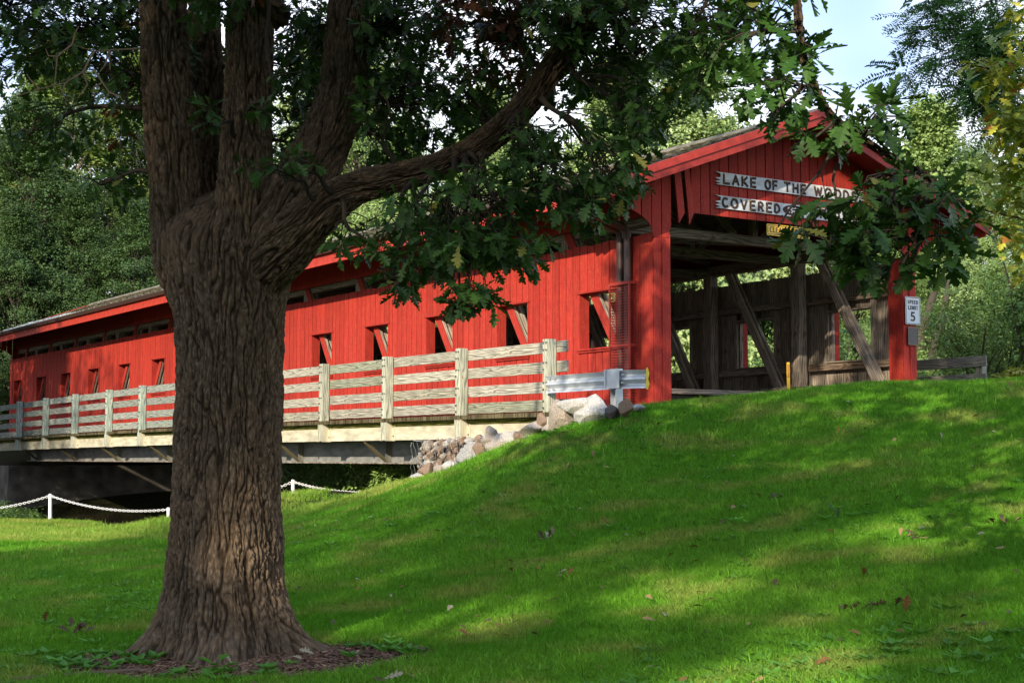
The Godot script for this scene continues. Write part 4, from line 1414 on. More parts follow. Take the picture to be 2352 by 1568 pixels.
func make_sprigs() -> void:
	# 0 broad maple-like, 1 slim willow-like, 2 small weeds, 3 fine feathery leaflets, 4 large pale leaves
	var spec := [[11, 0.17, 0.14, 0.36], [12, 0.19, 0.055, 0.36], [8, 0.16, 0.08, 0.12], [26, 0.1, 0.04, 0.42], [12, 0.17, 0.13, 0.36]]
	for q in spec:
		var b := MB.new()
		for k in q[0]:
			var a := rng.randf() * TAU
			var r: float = q[3] * sqrt(rng.randf())
			var o := Vector3(cos(a) * r, rng.randf_range(-0.5, 0.5) * q[3] * 0.7, sin(a) * r)
			var d := Vector3(cos(a) + rng.randf_range(-0.7, 0.7), rng.randf_range(-0.7, 0.25), sin(a) + rng.randf_range(-0.7, 0.7)).normalized()
			var up := Vector3(rng.randf_range(-0.6, 0.6), 1, rng.randf_range(-0.6, 0.6)).normalized()
			var s := rng.randf_range(0.75, 1.2)
			leaf_blade(b, o, d, up, q[1] * s, q[2] * s, Color.WHITE * rng.randf_range(0.75, 1.15))
		if sprigs.size() == 3:                     # a hanging frond: leaflets in pairs along a stalk
			b = MB.new()
			for f in 3:
				var yaw := (f - 1) * 0.7
				var ax := Vector3(cos(yaw), -0.15 * f, sin(yaw))
				for k in 14:
					var t := 0.08 + k * 0.045
					for sd in [-1.0, 1.0]:
						leaf_blade(b, ax * t + Vector3(0, -0.5 * t * t, 0), (ax * 0.5 + Vector3(-ax.z, rng.randf_range(-0.5, 0.1), ax.x) * sd).normalized(), Vector3(rng.randf_range(-0.4, 0.4), 1, rng.randf_range(-0.4, 0.4)).normalized(), rng.randf_range(0.1, 0.14), 0.042, Color.WHITE * rng.randf_range(0.75, 1.15))
		sprigs.append(b.mesh(M.leaf))
	# lobed oak leaves, one unit long
	var ts := [0.0, 0.1, 0.2, 0.26, 0.31, 0.41, 0.47, 0.52, 0.63, 0.69, 0.74, 0.83, 0.88, 0.95, 1.0]
	var ws := [0.008, 0.045, 0.13, 0.12, 0.045, 0.235, 0.22, 0.07, 0.29, 0.26, 0.1, 0.2, 0.1, 0.09, 0.0]
	for var_ in 3:
		var b := MB.new()
		var bend := [0.25, 0.5, -0.1][var_] as float
		var fold := [0.25, 0.1, 0.4][var_] as float
		var rib := []
		for k in ts.size():
			var t: float = ts[k]
			rib.append(Vector3(t, -bend * t * t * 0.5 + 0.04 * t, 0.03 * sin(t * 4.0 + var_)))
		for sd in [-1.0, 1.0]:
			var edge := []
			for k in ts.size():
				var w: float = ws[k] * rng.randf_range(0.85, 1.12)
				var tip: float = 0.05 if w > 0.11 else -0.02
				edge.append(rib[k] + Vector3(tip, w * fold + rng.randf_range(-0.012, 0.012), sd * w))
			for k in ts.size() - 1:
				for tr in [[rib[k], edge[k], edge[k + 1]], [rib[k], edge[k + 1], rib[k + 1]]]:
					var nn: Vector3 = (tr[1] - tr[0]).cross(tr[2] - tr[0])
					if nn.length() < 1e-7: continue
					nn = nn.normalized()
					if nn.y < 0: nn = -nn
					b.tri(tr[0], tr[1], tr[2], nn, Color.WHITE)
		b.box(Vector3(-0.06, 0, 0), Vector3(0.13, 0.012, 0.012), Basis.IDENTITY, Color(1.3, 1.2, 1.0))
		leaf_mesh.append(b.mesh(M.oak_leaf))

func leaf_basis(d: Vector3, up: Vector3, s: float) -> Basis:
	d = d.normalized()
	var z := d.cross(up)
	if z.length() < 0.05: z = d.cross(Vector3(0.4, 0.2, 0.9))
	z = z.normalized()
	return Basis(d, z.cross(d), z).scaled(Vector3.ONE * s)

# ---------------------------------------------------------------- sunlight through the crowns
func sun_xy(p: Vector3) -> Vector2:
	return Vector2(p.dot(sun_a), p.dot(sun_b))

func let_in(points: Array, wider := 0.4) -> void:
	var poly := PackedVector2Array()
	for p in points: poly.append(sun_xy(p))
	if wider < 0.3:
		lit_trunk.append_array(Geometry2D.offset_polygon(poly, wider))
		return
	lit.append(poly)
	lit_wide.append_array(Geometry2D.offset_polygon(poly, wider))

func lets_sun(p: Vector3, grow := 0.0) -> bool:
	var q := sun_xy(p)
	for poly in lit_trunk:
		if Geometry2D.is_point_in_polygon(q, poly): return true
	if Geometry2D.is_point_in_polygon(q, deep[0][0]): return false
	for poly in lit:
		if Geometry2D.is_point_in_polygon(q, poly): return true
	return false

var lit_trunk := []

func thinned(p: Vector3) -> bool:               # whether a spray is left out; crowns are shaped to place sun and shade
	var q := sun_xy(p)
	if Geometry2D.is_point_in_polygon(q, deep[0][0]):
		for poly in lit_trunk:
			if Geometry2D.is_point_in_polygon(q, poly): return true
		return false
	for poly in lit_wide:
		if Geometry2D.is_point_in_polygon(q, poly): return true
	for d in deep:
		if Geometry2D.is_point_in_polygon(q, d[0]): return rng.randf() > d[1]
	return rng.randf() > 0.42

func close_up(points: Array, share: float) -> void:
	var poly := PackedVector2Array()
	for p in points: poly.append(sun_xy(p))
	deep.append([poly, share])

func make_openings() -> void:
	close_up([at(280, 1530, 12), at(330, 1000, 12), at(300, 300, 12), at(300, -200, 12), at(900, -200, 12), at(880, 300, 12), at(690, 600, 12), at(690, 1000, 12), at(760, 1530, 12)], 1.0)
	close_up([bp(0.2, -1.4, 2.4), bp(0.2, -1.4, 6.8), bp(0, 3.7, 9.2), bp(0, 8.8, 7.2), bp(0, 8.8, 3), bp(0, 7.4, 2.6)], 1.0)
	close_up([at(0, 1440, 12.5), at(2352, 1440, 11), at(2352, 1580, 8.5), at(0, 1600, 10.5)], 0.6)
	close_up([at(850, 720, 10.8), at(850, -100, 11), at(1650, -100, 10.5), at(1560, 350, 10.5), at(1300, 600, 10.7), at(1150, 740, 10.7)], 0.62)
	close_up([at(-50, -100, 12.5), at(330, -100, 12.5), at(330, 450, 12.5), at(-50, 450, 12.5)], 0.6)
	close_up([at(1650, -100, 8.8), at(2000, 200, 8.7), at(2260, 430, 8.7), at(2200, 640, 8.6), at(1820, 600, 8.5), at(1700, 250, 8.7)], 0.55)
	let_in([bp(1.6, 0, 2.2), bp(1.15, 0, 5.0), bp(2.0, 0, 6.2), bp(0.5, -1.5, 7.2), bp(6, 3.6, 9.3), bp(24, 3.6, 9.3), bp(40, 1.0, 8.2), bp(33, -1.4, 6.8), bp(25.5, 0, 5.9), bp(30, 0, 2.2), bp(30, -2.4, 1.7), bp(-1.6, -2.4, 2.0)])
	let_in([at(930, 1115, 31.5), at(1270, 985, 27.5), at(1500, 935, 27.2), at(1340, 1010, 26), at(1100, 1090, 28), at(960, 1150, 30), at(800, 1200, 33), at(655, 1235, 36), at(640, 1150, 41), at(760, 1140, 39)])
	let_in([at(-60, 1190, 45), at(400, 1190, 45), at(400, 1235, 36), at(250, 1262, 32), at(100, 1300, 28), at(-60, 1310, 27)], 0.8)
	let_in([at(1040, 1310, 16.5), at(1180, 1245, 18), at(1345, 1225, 18.5), at(1330, 1255, 18), at(1200, 1300, 17)])
	let_in([at(940, 1450, 13), at(960, 1400, 13.4), at(1110, 1392, 13.6), at(1100, 1420, 13.2)])
	let_in([at(2060, 1230, 16), at(2160, 1205, 16.2), at(2300, 1240, 15), at(2290, 1275, 14.6), at(2150, 1270, 15)])
	let_in([at(1600, 1590, 9.3), at(1700, 1490, 9.9), at(1900, 1490, 9.8), at(1900, 1590, 9.2)])
	let_in([at(1480, 1380, 14), at(1640, 1350, 14.2), at(1660, 1372, 14), at(1560, 1400, 13.6)])
	let_in([at(385, 1160, 11.7), at(470, 1060, 11.7), at(540, 1060, 11.7), at(520, 1150, 11.7), at(600, 1260, 11.7), at(600, 1370, 11.7), at(440, 1340, 11.7)], 0.16)
	let_in([at(400, 380, 11.8), at(400, 320, 11.8), at(455, 310, 11.8), at(450, 390, 11.8)], 0.1)
	let_in([bp(0, 4.1, 7.2), bp(0, 4.9, 8.0), bp(0, 5.6, 7.6), bp(0, 6.3, 6.4), bp(0, 5.6, 6.4)])
	let_in([bp(0, 7.0, 3.2), bp(0, 7.0, 4.6), bp(-0.1, 5.2, 4.4), bp(-0.1, 5.0, 3.0)])
	let_in([bp(-0.9, -1.4, 6.4), bp(-0.9, 3.7, 8.4), bp(-0.9, 3.7, 9.2), bp(-0.9, -1.6, 7.2)])

# ---------------------------------------------------------------- the oak
func bark_tube(ctr: Array, rad: Array, wide: Array, step: float, seg: float, flare := false, seed_ := 0) -> ArrayMesh:
	# ctr are points of the axis; the surface carries plates and cracks
	var cells := noise(401, 27.0, FastNoiseLite.TYPE_CELLULAR, 1)
	cells.cellular_return_type = FastNoiseLite.RETURN_DISTANCE2_SUB
	cells.cellular_jitter = 1.0
	var bend := noise(402, 4.0, FastNoiseLite.TYPE_SIMPLEX_SMOOTH, 2)
	var lump := noise(403, 1.3, FastNoiseLite.TYPE_SIMPLEX_SMOOTH, 3)
	var furrow := noise(405, 12.0, FastNoiseLite.TYPE_SIMPLEX_SMOOTH, 1)
	var fine := noise(404, 30.0, FastNoiseLite.TYPE_SIMPLEX_SMOOTH, 2)
	var cur := Curve3D.new()
	cur.bake_interval = 0.03
	for k in ctr.size():
		var tan_: Vector3 = (ctr[mini(k + 1, ctr.size() - 1)] - ctr[maxi(k - 1, 0)]) / 6.0
		cur.add_point(ctr[k], -tan_, tan_)
	var total := cur.get_baked_length()
	var marks := PackedFloat32Array()
	for k in ctr.size(): marks.append(cur.get_closest_offset(ctr[k]))
	var rows := int(total / step) + 1
	var rmax := 0.0
	for r in rad: rmax = maxf(rmax, r)
	var sides := int(TAU * rmax / seg)
	var b := MB.new()
	var side := Vector3(1, 0, 0.0)
	for a in rows + 1:
		var off := total * a / rows
		var p := cur.sample_baked(off, true)
		var d := (cur.sample_baked(minf(off + 0.05, total), true) - cur.sample_baked(maxf(off - 0.05, 0), true)).normalized()
		var k := 0
		while k < marks.size() - 2 and off > marks[k + 1]: k += 1
		var t := clampf((off - marks[k]) / maxf(marks[k + 1] - marks[k], 1e-4), 0, 1)
		t = t * t * (3.0 - 2.0 * t) * 0.5 + t * 0.5
		var r: float = lerpf(rad[k], rad[k + 1], t)
		var wd: float = lerpf(wide[k], wide[k + 1], t)
		var x := (side - d * side.dot(d)).normalized()
		var y := d.cross(x)
		for j in sides + 1:
			var an := TAU * (j % sides) / sides
			var o := x * cos(an) + y * sin(an)
			var rr := r
			var q := Vector3(cos(an) * rmax, off * 0.24 + seed_, sin(an) * rmax)
			var lu := lump.get_noise_3dv(Vector3(q.x, off + seed_, q.z))
			rr *= 1.0 + 0.07 * lu
			if flare:
				var low := maxf(0.0, p.y)
				var roots := 0.55 + 0.45 * cos(an * 5.0 + 1.3 + 0.8 * sin(an * 2.0))
				rr += (0.3 * exp(-low / 0.12) * (0.1 + 1.1 * roots * roots) + 0.12 * exp(-low / 0.45) * (0.5 + 0.6 * roots))
			var w := bend.get_noise_3dv(q * 1.5)
			var w2 := bend.get_noise_3dv(q * 1.5 + Vector3(31, 7, 3))
			var ce := cells.get_noise_3dv(q + Vector3(w, w2 * 0.4, w2) * 0.1) + 1.0
			var fis := absf(furrow.get_noise_3d(q.x * 1.0 + w * 0.05, off * 0.13 + seed_, q.z + w2 * 0.05))
			var fis2 := absf(furrow.get_noise_3d(q.x + 40.0, off * 0.2 + seed_, q.z))
			var plate := smoothstep(0.03, 0.24, fis) * (0.58 + 0.42 * smoothstep(0.05, 0.3, ce)) * (0.7 + 0.3 * smoothstep(0.0, 0.12, fis2))
			var f := fine.get_noise_3dv(q)
			rr += (plate - 1.0) * 0.031 + 0.008 * f + 0.006 * (ce - 0.5)
			b.v.append(p + (x * cos(an) * wd + y * sin(an)) * rr)
			b.t.append(Vector2(an * rmax, off))
			var col := lin(0.05, 0.033, 0.022).lerp(lin(0.27, 0.185, 0.115), 0.12 + 0.88 * plate)
			col = col.lerp(lin(0.2, 0.165, 0.125), clampf(0.5 * f + 0.5 * lu + 0.15, 0, 0.5) * plate)
			b.c.append(col)
	var w1 := sides + 1
	b.n.resize(b.v.size())
	for a in rows:
		for j in sides:
			var p := a * w1 + j
			var f := (b.v[p + w1] - b.v[p]).cross(b.v[p + 1] - b.v[p])
			for e in [p, p + 1, p + w1]: b.n[e] -= f
			b.i.append_array(PackedInt32Array([p, p + w1, p + 1, p + 1, p + w1, p + w1 + 1]))
	for k in b.n.size(): b.n[k] = b.n[k].normalized()
	for a in rows + 1:
		var m := (b.n[a * w1] + b.n[a * w1 + sides]).normalized()
		b.n[a * w1] = m
		b.n[a * w1 + sides] = m
	# outward?
	var c0 := cur.sample_baked(total * 0.5, true)
	var mid_i := (rows / 2) * w1 + sides / 4
	if (b.v[mid_i] - c0).dot(b.n[mid_i]) < 0:
		for k in b.n.size(): b.n[k] = -b.n[k]
		for k in range(0, b.i.size(), 3):
			var sw := b.i[k + 1]
			b.i[k + 1] = b.i[k + 2]
			b.i[k + 2] = sw
	return b.mesh(M.bark)

func px_path(list: Array) -> Array:            # [x, y, depth, half width in the same units] to points and radii
	var c := []
	var r := []
	var w := []
	for q in list:
		var z: float = q[2] * 1.035
		c.append(at(q[0], q[1], z))
		r.append(q[3] * z / FOCAL)
		w.append(q[4] if q.size() > 4 else 1.0)
	return [c, r, w]

var limbs := []                                # axis points of the oak's big limbs, for its branches to start from

func make_oak() -> void:
	var foot := at(522, 1500, 12.1)
	foot.y = ground(foot.x, foot.z)
	var o := thing("oak_tree", "massive old oak with furrowed trunk, forked stems and lobed dark leaves", "tree", Vector3.ZERO)
	var trunk := px_path([[520, 1545, 12.1, 138], [518, 1450, 12.1, 138], [517, 1300, 12.1, 128], [520, 1150, 12.1, 124], [524, 1000, 12.1, 119], [528, 850, 12.1, 121], [530, 740, 12.1, 127], [527, 640, 12.1, 138, 1.05], [528, 570, 12.1, 138, 1.2], [545, 510, 12.1, 102, 1.4], [560, 450, 12.1, 50, 1.4]])
	put(bark_tube(trunk[0], trunk[1], trunk[2], 0.012, 0.0075, true), "trunk", o)
	var paths := [
		[[450, 690, 12.15, 62], [420, 600, 12.1, 68], [407, 500, 12.05, 62], [399, 400, 12.0, 60], [389, 300, 12.0, 60], [382, 200, 12.0, 59], [378, 100, 12.0, 57], [374, 0, 12.0, 55], [370, -150, 12.0, 54], [330, -520, 12.2, 42], [260, -1100, 12.4, 20]],
		[[550, 660, 12.1, 60], [560, 560, 11.95, 80], [563, 450, 11.9, 71], [563, 330, 11.9, 61], [569, 200, 11.9, 57], [573, 100, 11.9, 56], [575, 0, 11.9, 54], [580, -150, 11.9, 54], [600, -600, 11.8, 42], [640, -1300, 11.6, 18]],
		[[510, 560, 12.6, 40], [490, 420, 12.6, 44], [478, 250, 12.7, 42], [470, 80, 12.8, 40], [462, -100, 12.9, 36], [420, -600, 13.6, 20]],
		[[560, 640, 12.0, 60], [620, 540, 11.9, 80], [690, 430, 11.9, 74], [752, 310, 12.0, 62], [788, 200, 12.1, 57], [798, 100, 12.1, 55], [806, -20, 12.1, 52], [812, -200, 12.1, 46], [850, -700, 12.0, 32], [900, -1300, 12.0, 12]],
		[[575, 660, 12.0, 66], [660, 555, 11.8, 74], [735, 482, 11.6, 56], [820, 432, 11.5, 40], [910, 408, 11.4, 36], [1000, 383, 11.3, 33], [1085, 345, 11.2, 34], [1160, 290, 11.1, 34], [1230, 212, 11.0, 32], [1288, 125, 10.9, 31], [1340, 40, 10.8, 30], [1400, -60, 10.6, 26], [1520, -220, 10.2, 21], [1680, -280, 9.6, 16], [1800, -180, 9.0, 12], [1828, -20, 8.7, 10], [1837, 70, 8.6, 10], [1850, 145, 8.6, 9.5], [1893, 240, 8.6, 9], [1930, 283, 8.6, 9], [2005, 335, 8.6, 8], [2062, 366, 8.6, 7], [2135, 410, 8.6, 5], [2210, 470, 8.7, 3]],
		[[640, 40, 12.0, 34], [600, -20, 11.6, 30], [560, -90, 11.2, 26], [400, -330, 10.5, 18], [150, -500, 9.8, 8]],
		[[1300, 100, 10.9, 22], [1500, -30, 11.2, 18], [1750, -160, 11.6, 12], [2050, -260, 12, 7]],
		[[380, -100, 12.0, 40], [180, -330, 12.6, 30], [-150, -560, 13.2, 18], [-500, -640, 14, 8]],
	]
	for k in paths.size():
		var q := px_path(paths[k])
		put(bark_tube(q[0], q[1], q[2], 0.015 if k < 5 else 0.03, 0.0085 if k < 5 else 0.02, false, 3 * k + 5), "limb", o)
		limbs.append(q[0])
	grow_oak(o)
	# dead twigs that catch the light at the left
	var tw := MB.new()
	for q in [[[320, 112, 11.2], [250, 115, 11.0], [215, 118, 10.9], [165, 102, 10.8]], [[215, 118, 10.9], [190, 165, 10.8], [150, 190, 10.8], [90, 205, 10.7], [30, 222, 10.6]], [[165, 102, 10.8], [130, 130, 10.7], [127, 170, 10.7], [122, 205, 10.7]], [[215, 160, 10.8], [235, 190, 10.7], [250, 212, 10.7], [240, 230, 10.7]], [[250, 115, 11], [240, 150, 10.9], [228, 165, 10.9]], [[250, 118, 11], [252, 160, 10.9]], [[165, 102, 10.8], [172, 75, 10.8], [180, 60, 10.8]], [[130, 130, 10.7], [110, 128, 10.7], [104, 112, 10.7]], [[190, 165, 10.8], [200, 195, 10.8], [178, 225, 10.7]], [[235, 190, 10.7], [215, 200, 10.7], [210, 222, 10.7]], [[150, 190, 10.8], [140, 215, 10.7]], [[90, 205, 10.7], [70, 185, 10.7], [60, 170, 10.7]], [[250, 212, 10.7], [275, 222, 10.7], [285, 238, 10.7]]]:
		var pa := PackedVector3Array()
		var ra := PackedFloat32Array()
		for k in q.size():
			pa.append(at(q[k][0], q[k][1], q[k][2]))
			ra.append(lerpf(0.008, 0.003, float(k) / (q.size() - 1)))
		tw.tube(pa, ra, 5, lin(0.24, 0.17, 0.1))
	put(tw.mesh(M.far_bark), "dead_twigs", o)

func nearest_limb(p: Vector3) -> Vector3:
	var best := Vector3.ZERO
	var bd := 1e9
	for l in limbs:
		for k in range(1, l.size() - 1):
			for t in [0.0, 0.5]:
				var q: Vector3 = l[k].lerp(l[k + 1], t)
				var d: float = q.distance_squared_to(p) + (3.0 if q.y > p.y + 3.0 else 0.0)
				if d < bd:
					bd = d
					best = q
	return best

func in_view(p: Vector3) -> bool:
	var v := p - EYE
	var q := Vector3(v.x, cos(PITCH) * v.y + sin(PITCH) * v.z, -sin(PITCH) * v.y + cos(PITCH) * v.z)
	if q.z > -1.0: return false
	return absf(q.x / q.z) < 0.345 and absf(q.y / q.z) < 0.232

func px_of(p: Vector3) -> Vector2:
	var v := p - EYE
	var q := Vector3(v.x, cos(PITCH) * v.y - sin(-PITCH) * v.z, -sin(PITCH) * v.y + cos(PITCH) * v.z)
	return Vector2(1176.0 + FOCAL * q.x / -q.z, 784.0 - FOCAL * q.y / -q.z)

func grow_oak(o: Node3D) -> void:
	# masses of foliage: place, half size along x, y and depth (in pixels of that depth, metres for depth), twigs
	var masses := [
		[110, 90, 13.0, 190, 130, 1.6, 150], [250, 190, 12.6, 90, 150, 1.2, 60], [90, 300, 12.8, 130, 60, 1.0, 30], [270, 400, 12.4, 55, 70, 0.6, 18], [280, 20, 12.8, 90, 60, 1.0, 50],
		[10, 8, 12.6, 90, 40, 0.8, 45], [450, 150, 13.4, 60, 160, 0.8, 40], [700, 130, 13.4, 80, 170, 0.8, 70], [690, 330, 13.2, 60, 80, 0.6, 26], [860, 200, 13.0, 80, 120, 0.8, 50],
		[480, -40, 11.4, 140, 70, 1.0, 50], [700, 60, 12.8, 70, 120, 0.7, 45], [690, 250, 12.9, 40, 90, 0.4, 16],
		[930, 60, 12.2, 130, 110, 1.6, 130], [1120, 60, 11.8, 150, 120, 1.6, 150], [1330, 90, 11.4, 150, 120, 1.6, 150], [1500, 100, 11.2, 110, 150, 1.6, 110],
		[960, 230, 12.4, 110, 80, 1.2, 75], [1090, 230, 12.0, 90, 90, 1.2, 60], [900, 330, 12.6, 80, 50, 0.8, 30], [1480, 260, 10.8, 85, 85, 1.0, 55], [1400, 390, 10.8, 100, 90, 1.0, 75],
		[1250, 420, 10.9, 130, 70, 1.0, 80], [1110, 470, 11.0, 130, 70, 1.0, 80], [960, 510, 11.2, 110, 60, 0.8, 60], [1060, 580, 10.8, 120, 60, 0.8, 70], [1180, 570, 10.8, 90, 55, 0.8, 50], [900, 600, 11.0, 55, 40, 0.5, 20], [930, 660, 10.9, 45, 30, 0.4, 12], [1090, 685, 10.6, 75, 40, 0.4, 34], [1330, 490, 10.7, 70, 60, 0.6, 30], [800, 560, 11.4, 60, 30, 0.5, 12], [1230, 320, 11.3, 70, 50, 0.8, 26],
		[1760, 60, 8.9, 150, 100, 0.9, 85], [1800, 200, 8.7, 110, 70, 0.7, 52], [1770, 240, 8.7, 70, 50, 0.5, 18], [1860, 330, 8.6, 80, 40, 0.4, 14], [1980, 290, 8.6, 90, 45, 0.5, 24], [2040, 250, 8.6, 60, 40, 0.4, 12],
		[1830, 535, 8.5, 28, 25, 0.2, 9], [1860, 470, 8.5, 40, 20, 0.2, 8], [2080, 425, 8.6, 100, 45, 0.4, 26], [2000, 470, 8.5, 100, 40, 0.4, 20], [2130, 500, 8.6, 110, 55, 0.5, 34], [2000, 535, 8.4, 105, 40, 0.4, 20], [2040, 565, 8.5, 130, 55, 0.5, 36], [2170, 580, 8.6, 60, 40, 0.4, 12], [2000, 615, 8.5, 60, 40, 0.3, 10], [1640, 70, 10, 90, 90, 0.8, 40], [1600, 200, 10.2, 50, 60, 0.5, 12], [2220, 500, 8.8, 40, 40, 0.4, 10],
		[600, 390, 11.5, 70, 40, 0.25, 7], [690, 370, 11.45, 55, 30, 0.2, 6], [470, 255, 11.5, 60, 25, 0.2, 5], [620, 240, 11.45, 50, 25, 0.2, 4], [660, 160, 11.4, 60, 40, 0.3, 6], [840, 240, 11.5, 40, 90, 0.3, 8],
	]
	var high := [     # the rest of the crown above the picture: centre, radius, twigs
		[Vector3(-1.5, 14.5, -12), 5.0, 520], [Vector3(2.5, 12, -11), 4.6, 420], [Vector3(-4, 10, -11.5), 3.6, 240], [Vector3(5.5, 9, -10), 3.6, 260], [Vector3(0, 18, -12.5), 4.5, 420], [Vector3(3.5, 16, -13), 4.2, 300], [Vector3(-2, 8.5, -8.5), 3.5, 220], [Vector3(2, 8.0, -7.5), 3.0, 180], [Vector3(-5.5, 13, -14), 3.6, 220]]
	var wood_ := MB.new()
	var wc := lin(0.06, 0.048, 0.038)
	var found := []                              # leaves: transform, colour
	for mi in masses.size() + high.size():
		var ctr: Vector3
		var ext: Vector3
		var n := 0
		var seen := mi < masses.size()
		if seen:
			var q: Array = masses[mi]
			ctr = at(q[0], q[1], q[2])
			ext = Vector3(q[3] * q[2] / FOCAL, q[4] * q[2] / FOCAL, q[5])
			n = int(q[6] * (0.36 if q[2] < 9.3 else (0.62 if q[1] > 370 and q[0] > 850 else 0.8)))
		else:
			var q: Array = high[mi - masses.size()]
			ctr = q[0]
			ext = Vector3.ONE * q[1]
			n = int(q[2] * 2.1)
		var root := nearest_limb(ctr)
		var tip := ctr + Vector3(rng.randf_range(-0.2, 0.2), -0.1, 0)
		var path := PackedVector3Array()
		var pr := PackedFloat32Array()
		var bow := Vector3(rng.randf_range(-0.2, 0.2), 0.25 * root.distance_to(tip), rng.randf_range(-0.2, 0.2)) * 0.6
		for k in 9:
			var t := k / 8.0
			path.append(root.lerp(tip, t) + bow * 4.0 * t * (1.0 - t) * 0.6 + Vector3(sin(t * 9.0 + mi), cos(t * 7.0 + mi), sin(t * 8.0)) * 0.03)
			pr.append(lerpf((0.011 if ctr.z > -9.3 else 0.028) if seen else 0.07, 0.006 if seen else 0.007, t))
		wood_.tube(path, pr, 6, wc)
		for k in n:
			var e := Vector3(rng.randf_range(-1, 1), rng.randf_range(-1, 1), rng.randf_range(-1, 1))
			while e.length() > 1.0: e = Vector3(rng.randf_range(-1, 1), rng.randf_range(-1, 1), rng.randf_range(-1, 1))
			var end := ctr + e * ext
			var vis := in_view(end)
			if not seen and (vis or px_of(end).y > -10.0 and vis): continue
			if lets_sun(end) and (not vis or rng.randf() < 0.35): continue
			var from: Vector3 = path[clampi(int(rng.randf_range(3.0, 8.9)), 0, 8)]
			var mid := from.lerp(end, 0.5) + Vector3(rng.randf_range(-0.1, 0.1), 0.1 * from.distance_to(end), rng.randf_range(-0.1, 0.1))
			if seen or k % 6 == 0:
				wood_.tube(PackedVector3Array([from, from.lerp(mid, 0.5) + Vector3(0, 0.02, 0), mid, mid.lerp(end, 0.5) + Vector3(0, 0.01, 0), end]), PackedFloat32Array([0.007, 0.006, 0.005, 0.0035, 0.002]), 4, wc, false)
			var axis := (end - mid).normalized()
			var brown := seen and mi in [14] and rng.randf() < 0.75 or seen and rng.randf() < 0.006
			for l in (rng.randi_range(5, 8) if seen else 7):
				var an := l * 2.4 + rng.randf() * 0.8
				var sidev := axis.cross(Vector3(0.3, 0.9, 0.2)).normalized()
				var rad := sidev.rotated(axis, an)
				var d := (rad * rng.randf_range(0.7, 1.1) + axis * rng.randf_range(0.2, 0.9) + Vector3(0, rng.randf_range(-0.65, 0.1), 0)).normalized()
				var up := (Vector3(rng.randf_range(-0.5, 0.5), 1.0, rng.randf_range(-0.5, 0.5)) + axis * 0.3).normalized()
				var size := rng.randf_range(0.075, 0.165) * ((1.28 if masses[mi][2] < 9.3 else 1.0) if seen else 2.1)
				var start := end - axis * rng.randf_range(0.0, 0.1) + d * 0.02
				var col := lin(0.028, 0.075, 0.013).lerp(lin(0.055, 0.125, 0.02), rng.randf()) * rng.randf_range(0.75, 1.25)
				if brown: col = lin(0.13, 0.042, 0.014) * rng.randf_range(0.6, 1.2)
				elif rng.randf() < 0.012: col = lin(0.2, 0.2, 0.04)
				found.append([Transform3D(leaf_basis(d, up, size), start), col, rng.randi() % 3, size / start.distance_to(EYE) if in_view(start) else 0.0])
	put(wood_.mesh(M.far_bark), "branches", o).set_meta("kind", "stuff")
	found.sort_custom(func(a, b): return a[3] > b[3])
	var tinted := {}
	for k in mini(300, found.size()):
		var f: Array = found[k]
		var kind: int = f[2]
		var c: Color = f[1]
		var key := "%d_%d_%d" % [kind, int(c.r * 60.0), int(c.g * 60.0)]
		if not tinted.has(key):
			var src: ArrayMesh = leaf_mesh[kind]
			var arr := src.surface_get_arrays(0)
			var cc: PackedColorArray = arr[Mesh.ARRAY_COLOR]
			for j in cc.size(): cc[j] = cc[j] * c
			arr[Mesh.ARRAY_COLOR] = cc
			var am := ArrayMesh.new()
			am.add_surface_from_arrays(Mesh.PRIMITIVE_TRIANGLES, arr)
			am.surface_set_material(0, M.oak_leaf)
			tinted[key] = am
		var m := put(tinted[key], "leaf", o)
		m.transform = f[0]
	for kind in 3:
		var tr := []
		var co := []
		for k in range(300, found.size()):
			if found[k][2] == kind:
				tr.append(found[k][0])
				co.append(found[k][1])
		many(leaf_mesh[kind], tr, co, M.oak_leaf, "foliage", o).set_meta("kind", "stuff")

# ---------------------------------------------------------------- other trees
var protos := {}

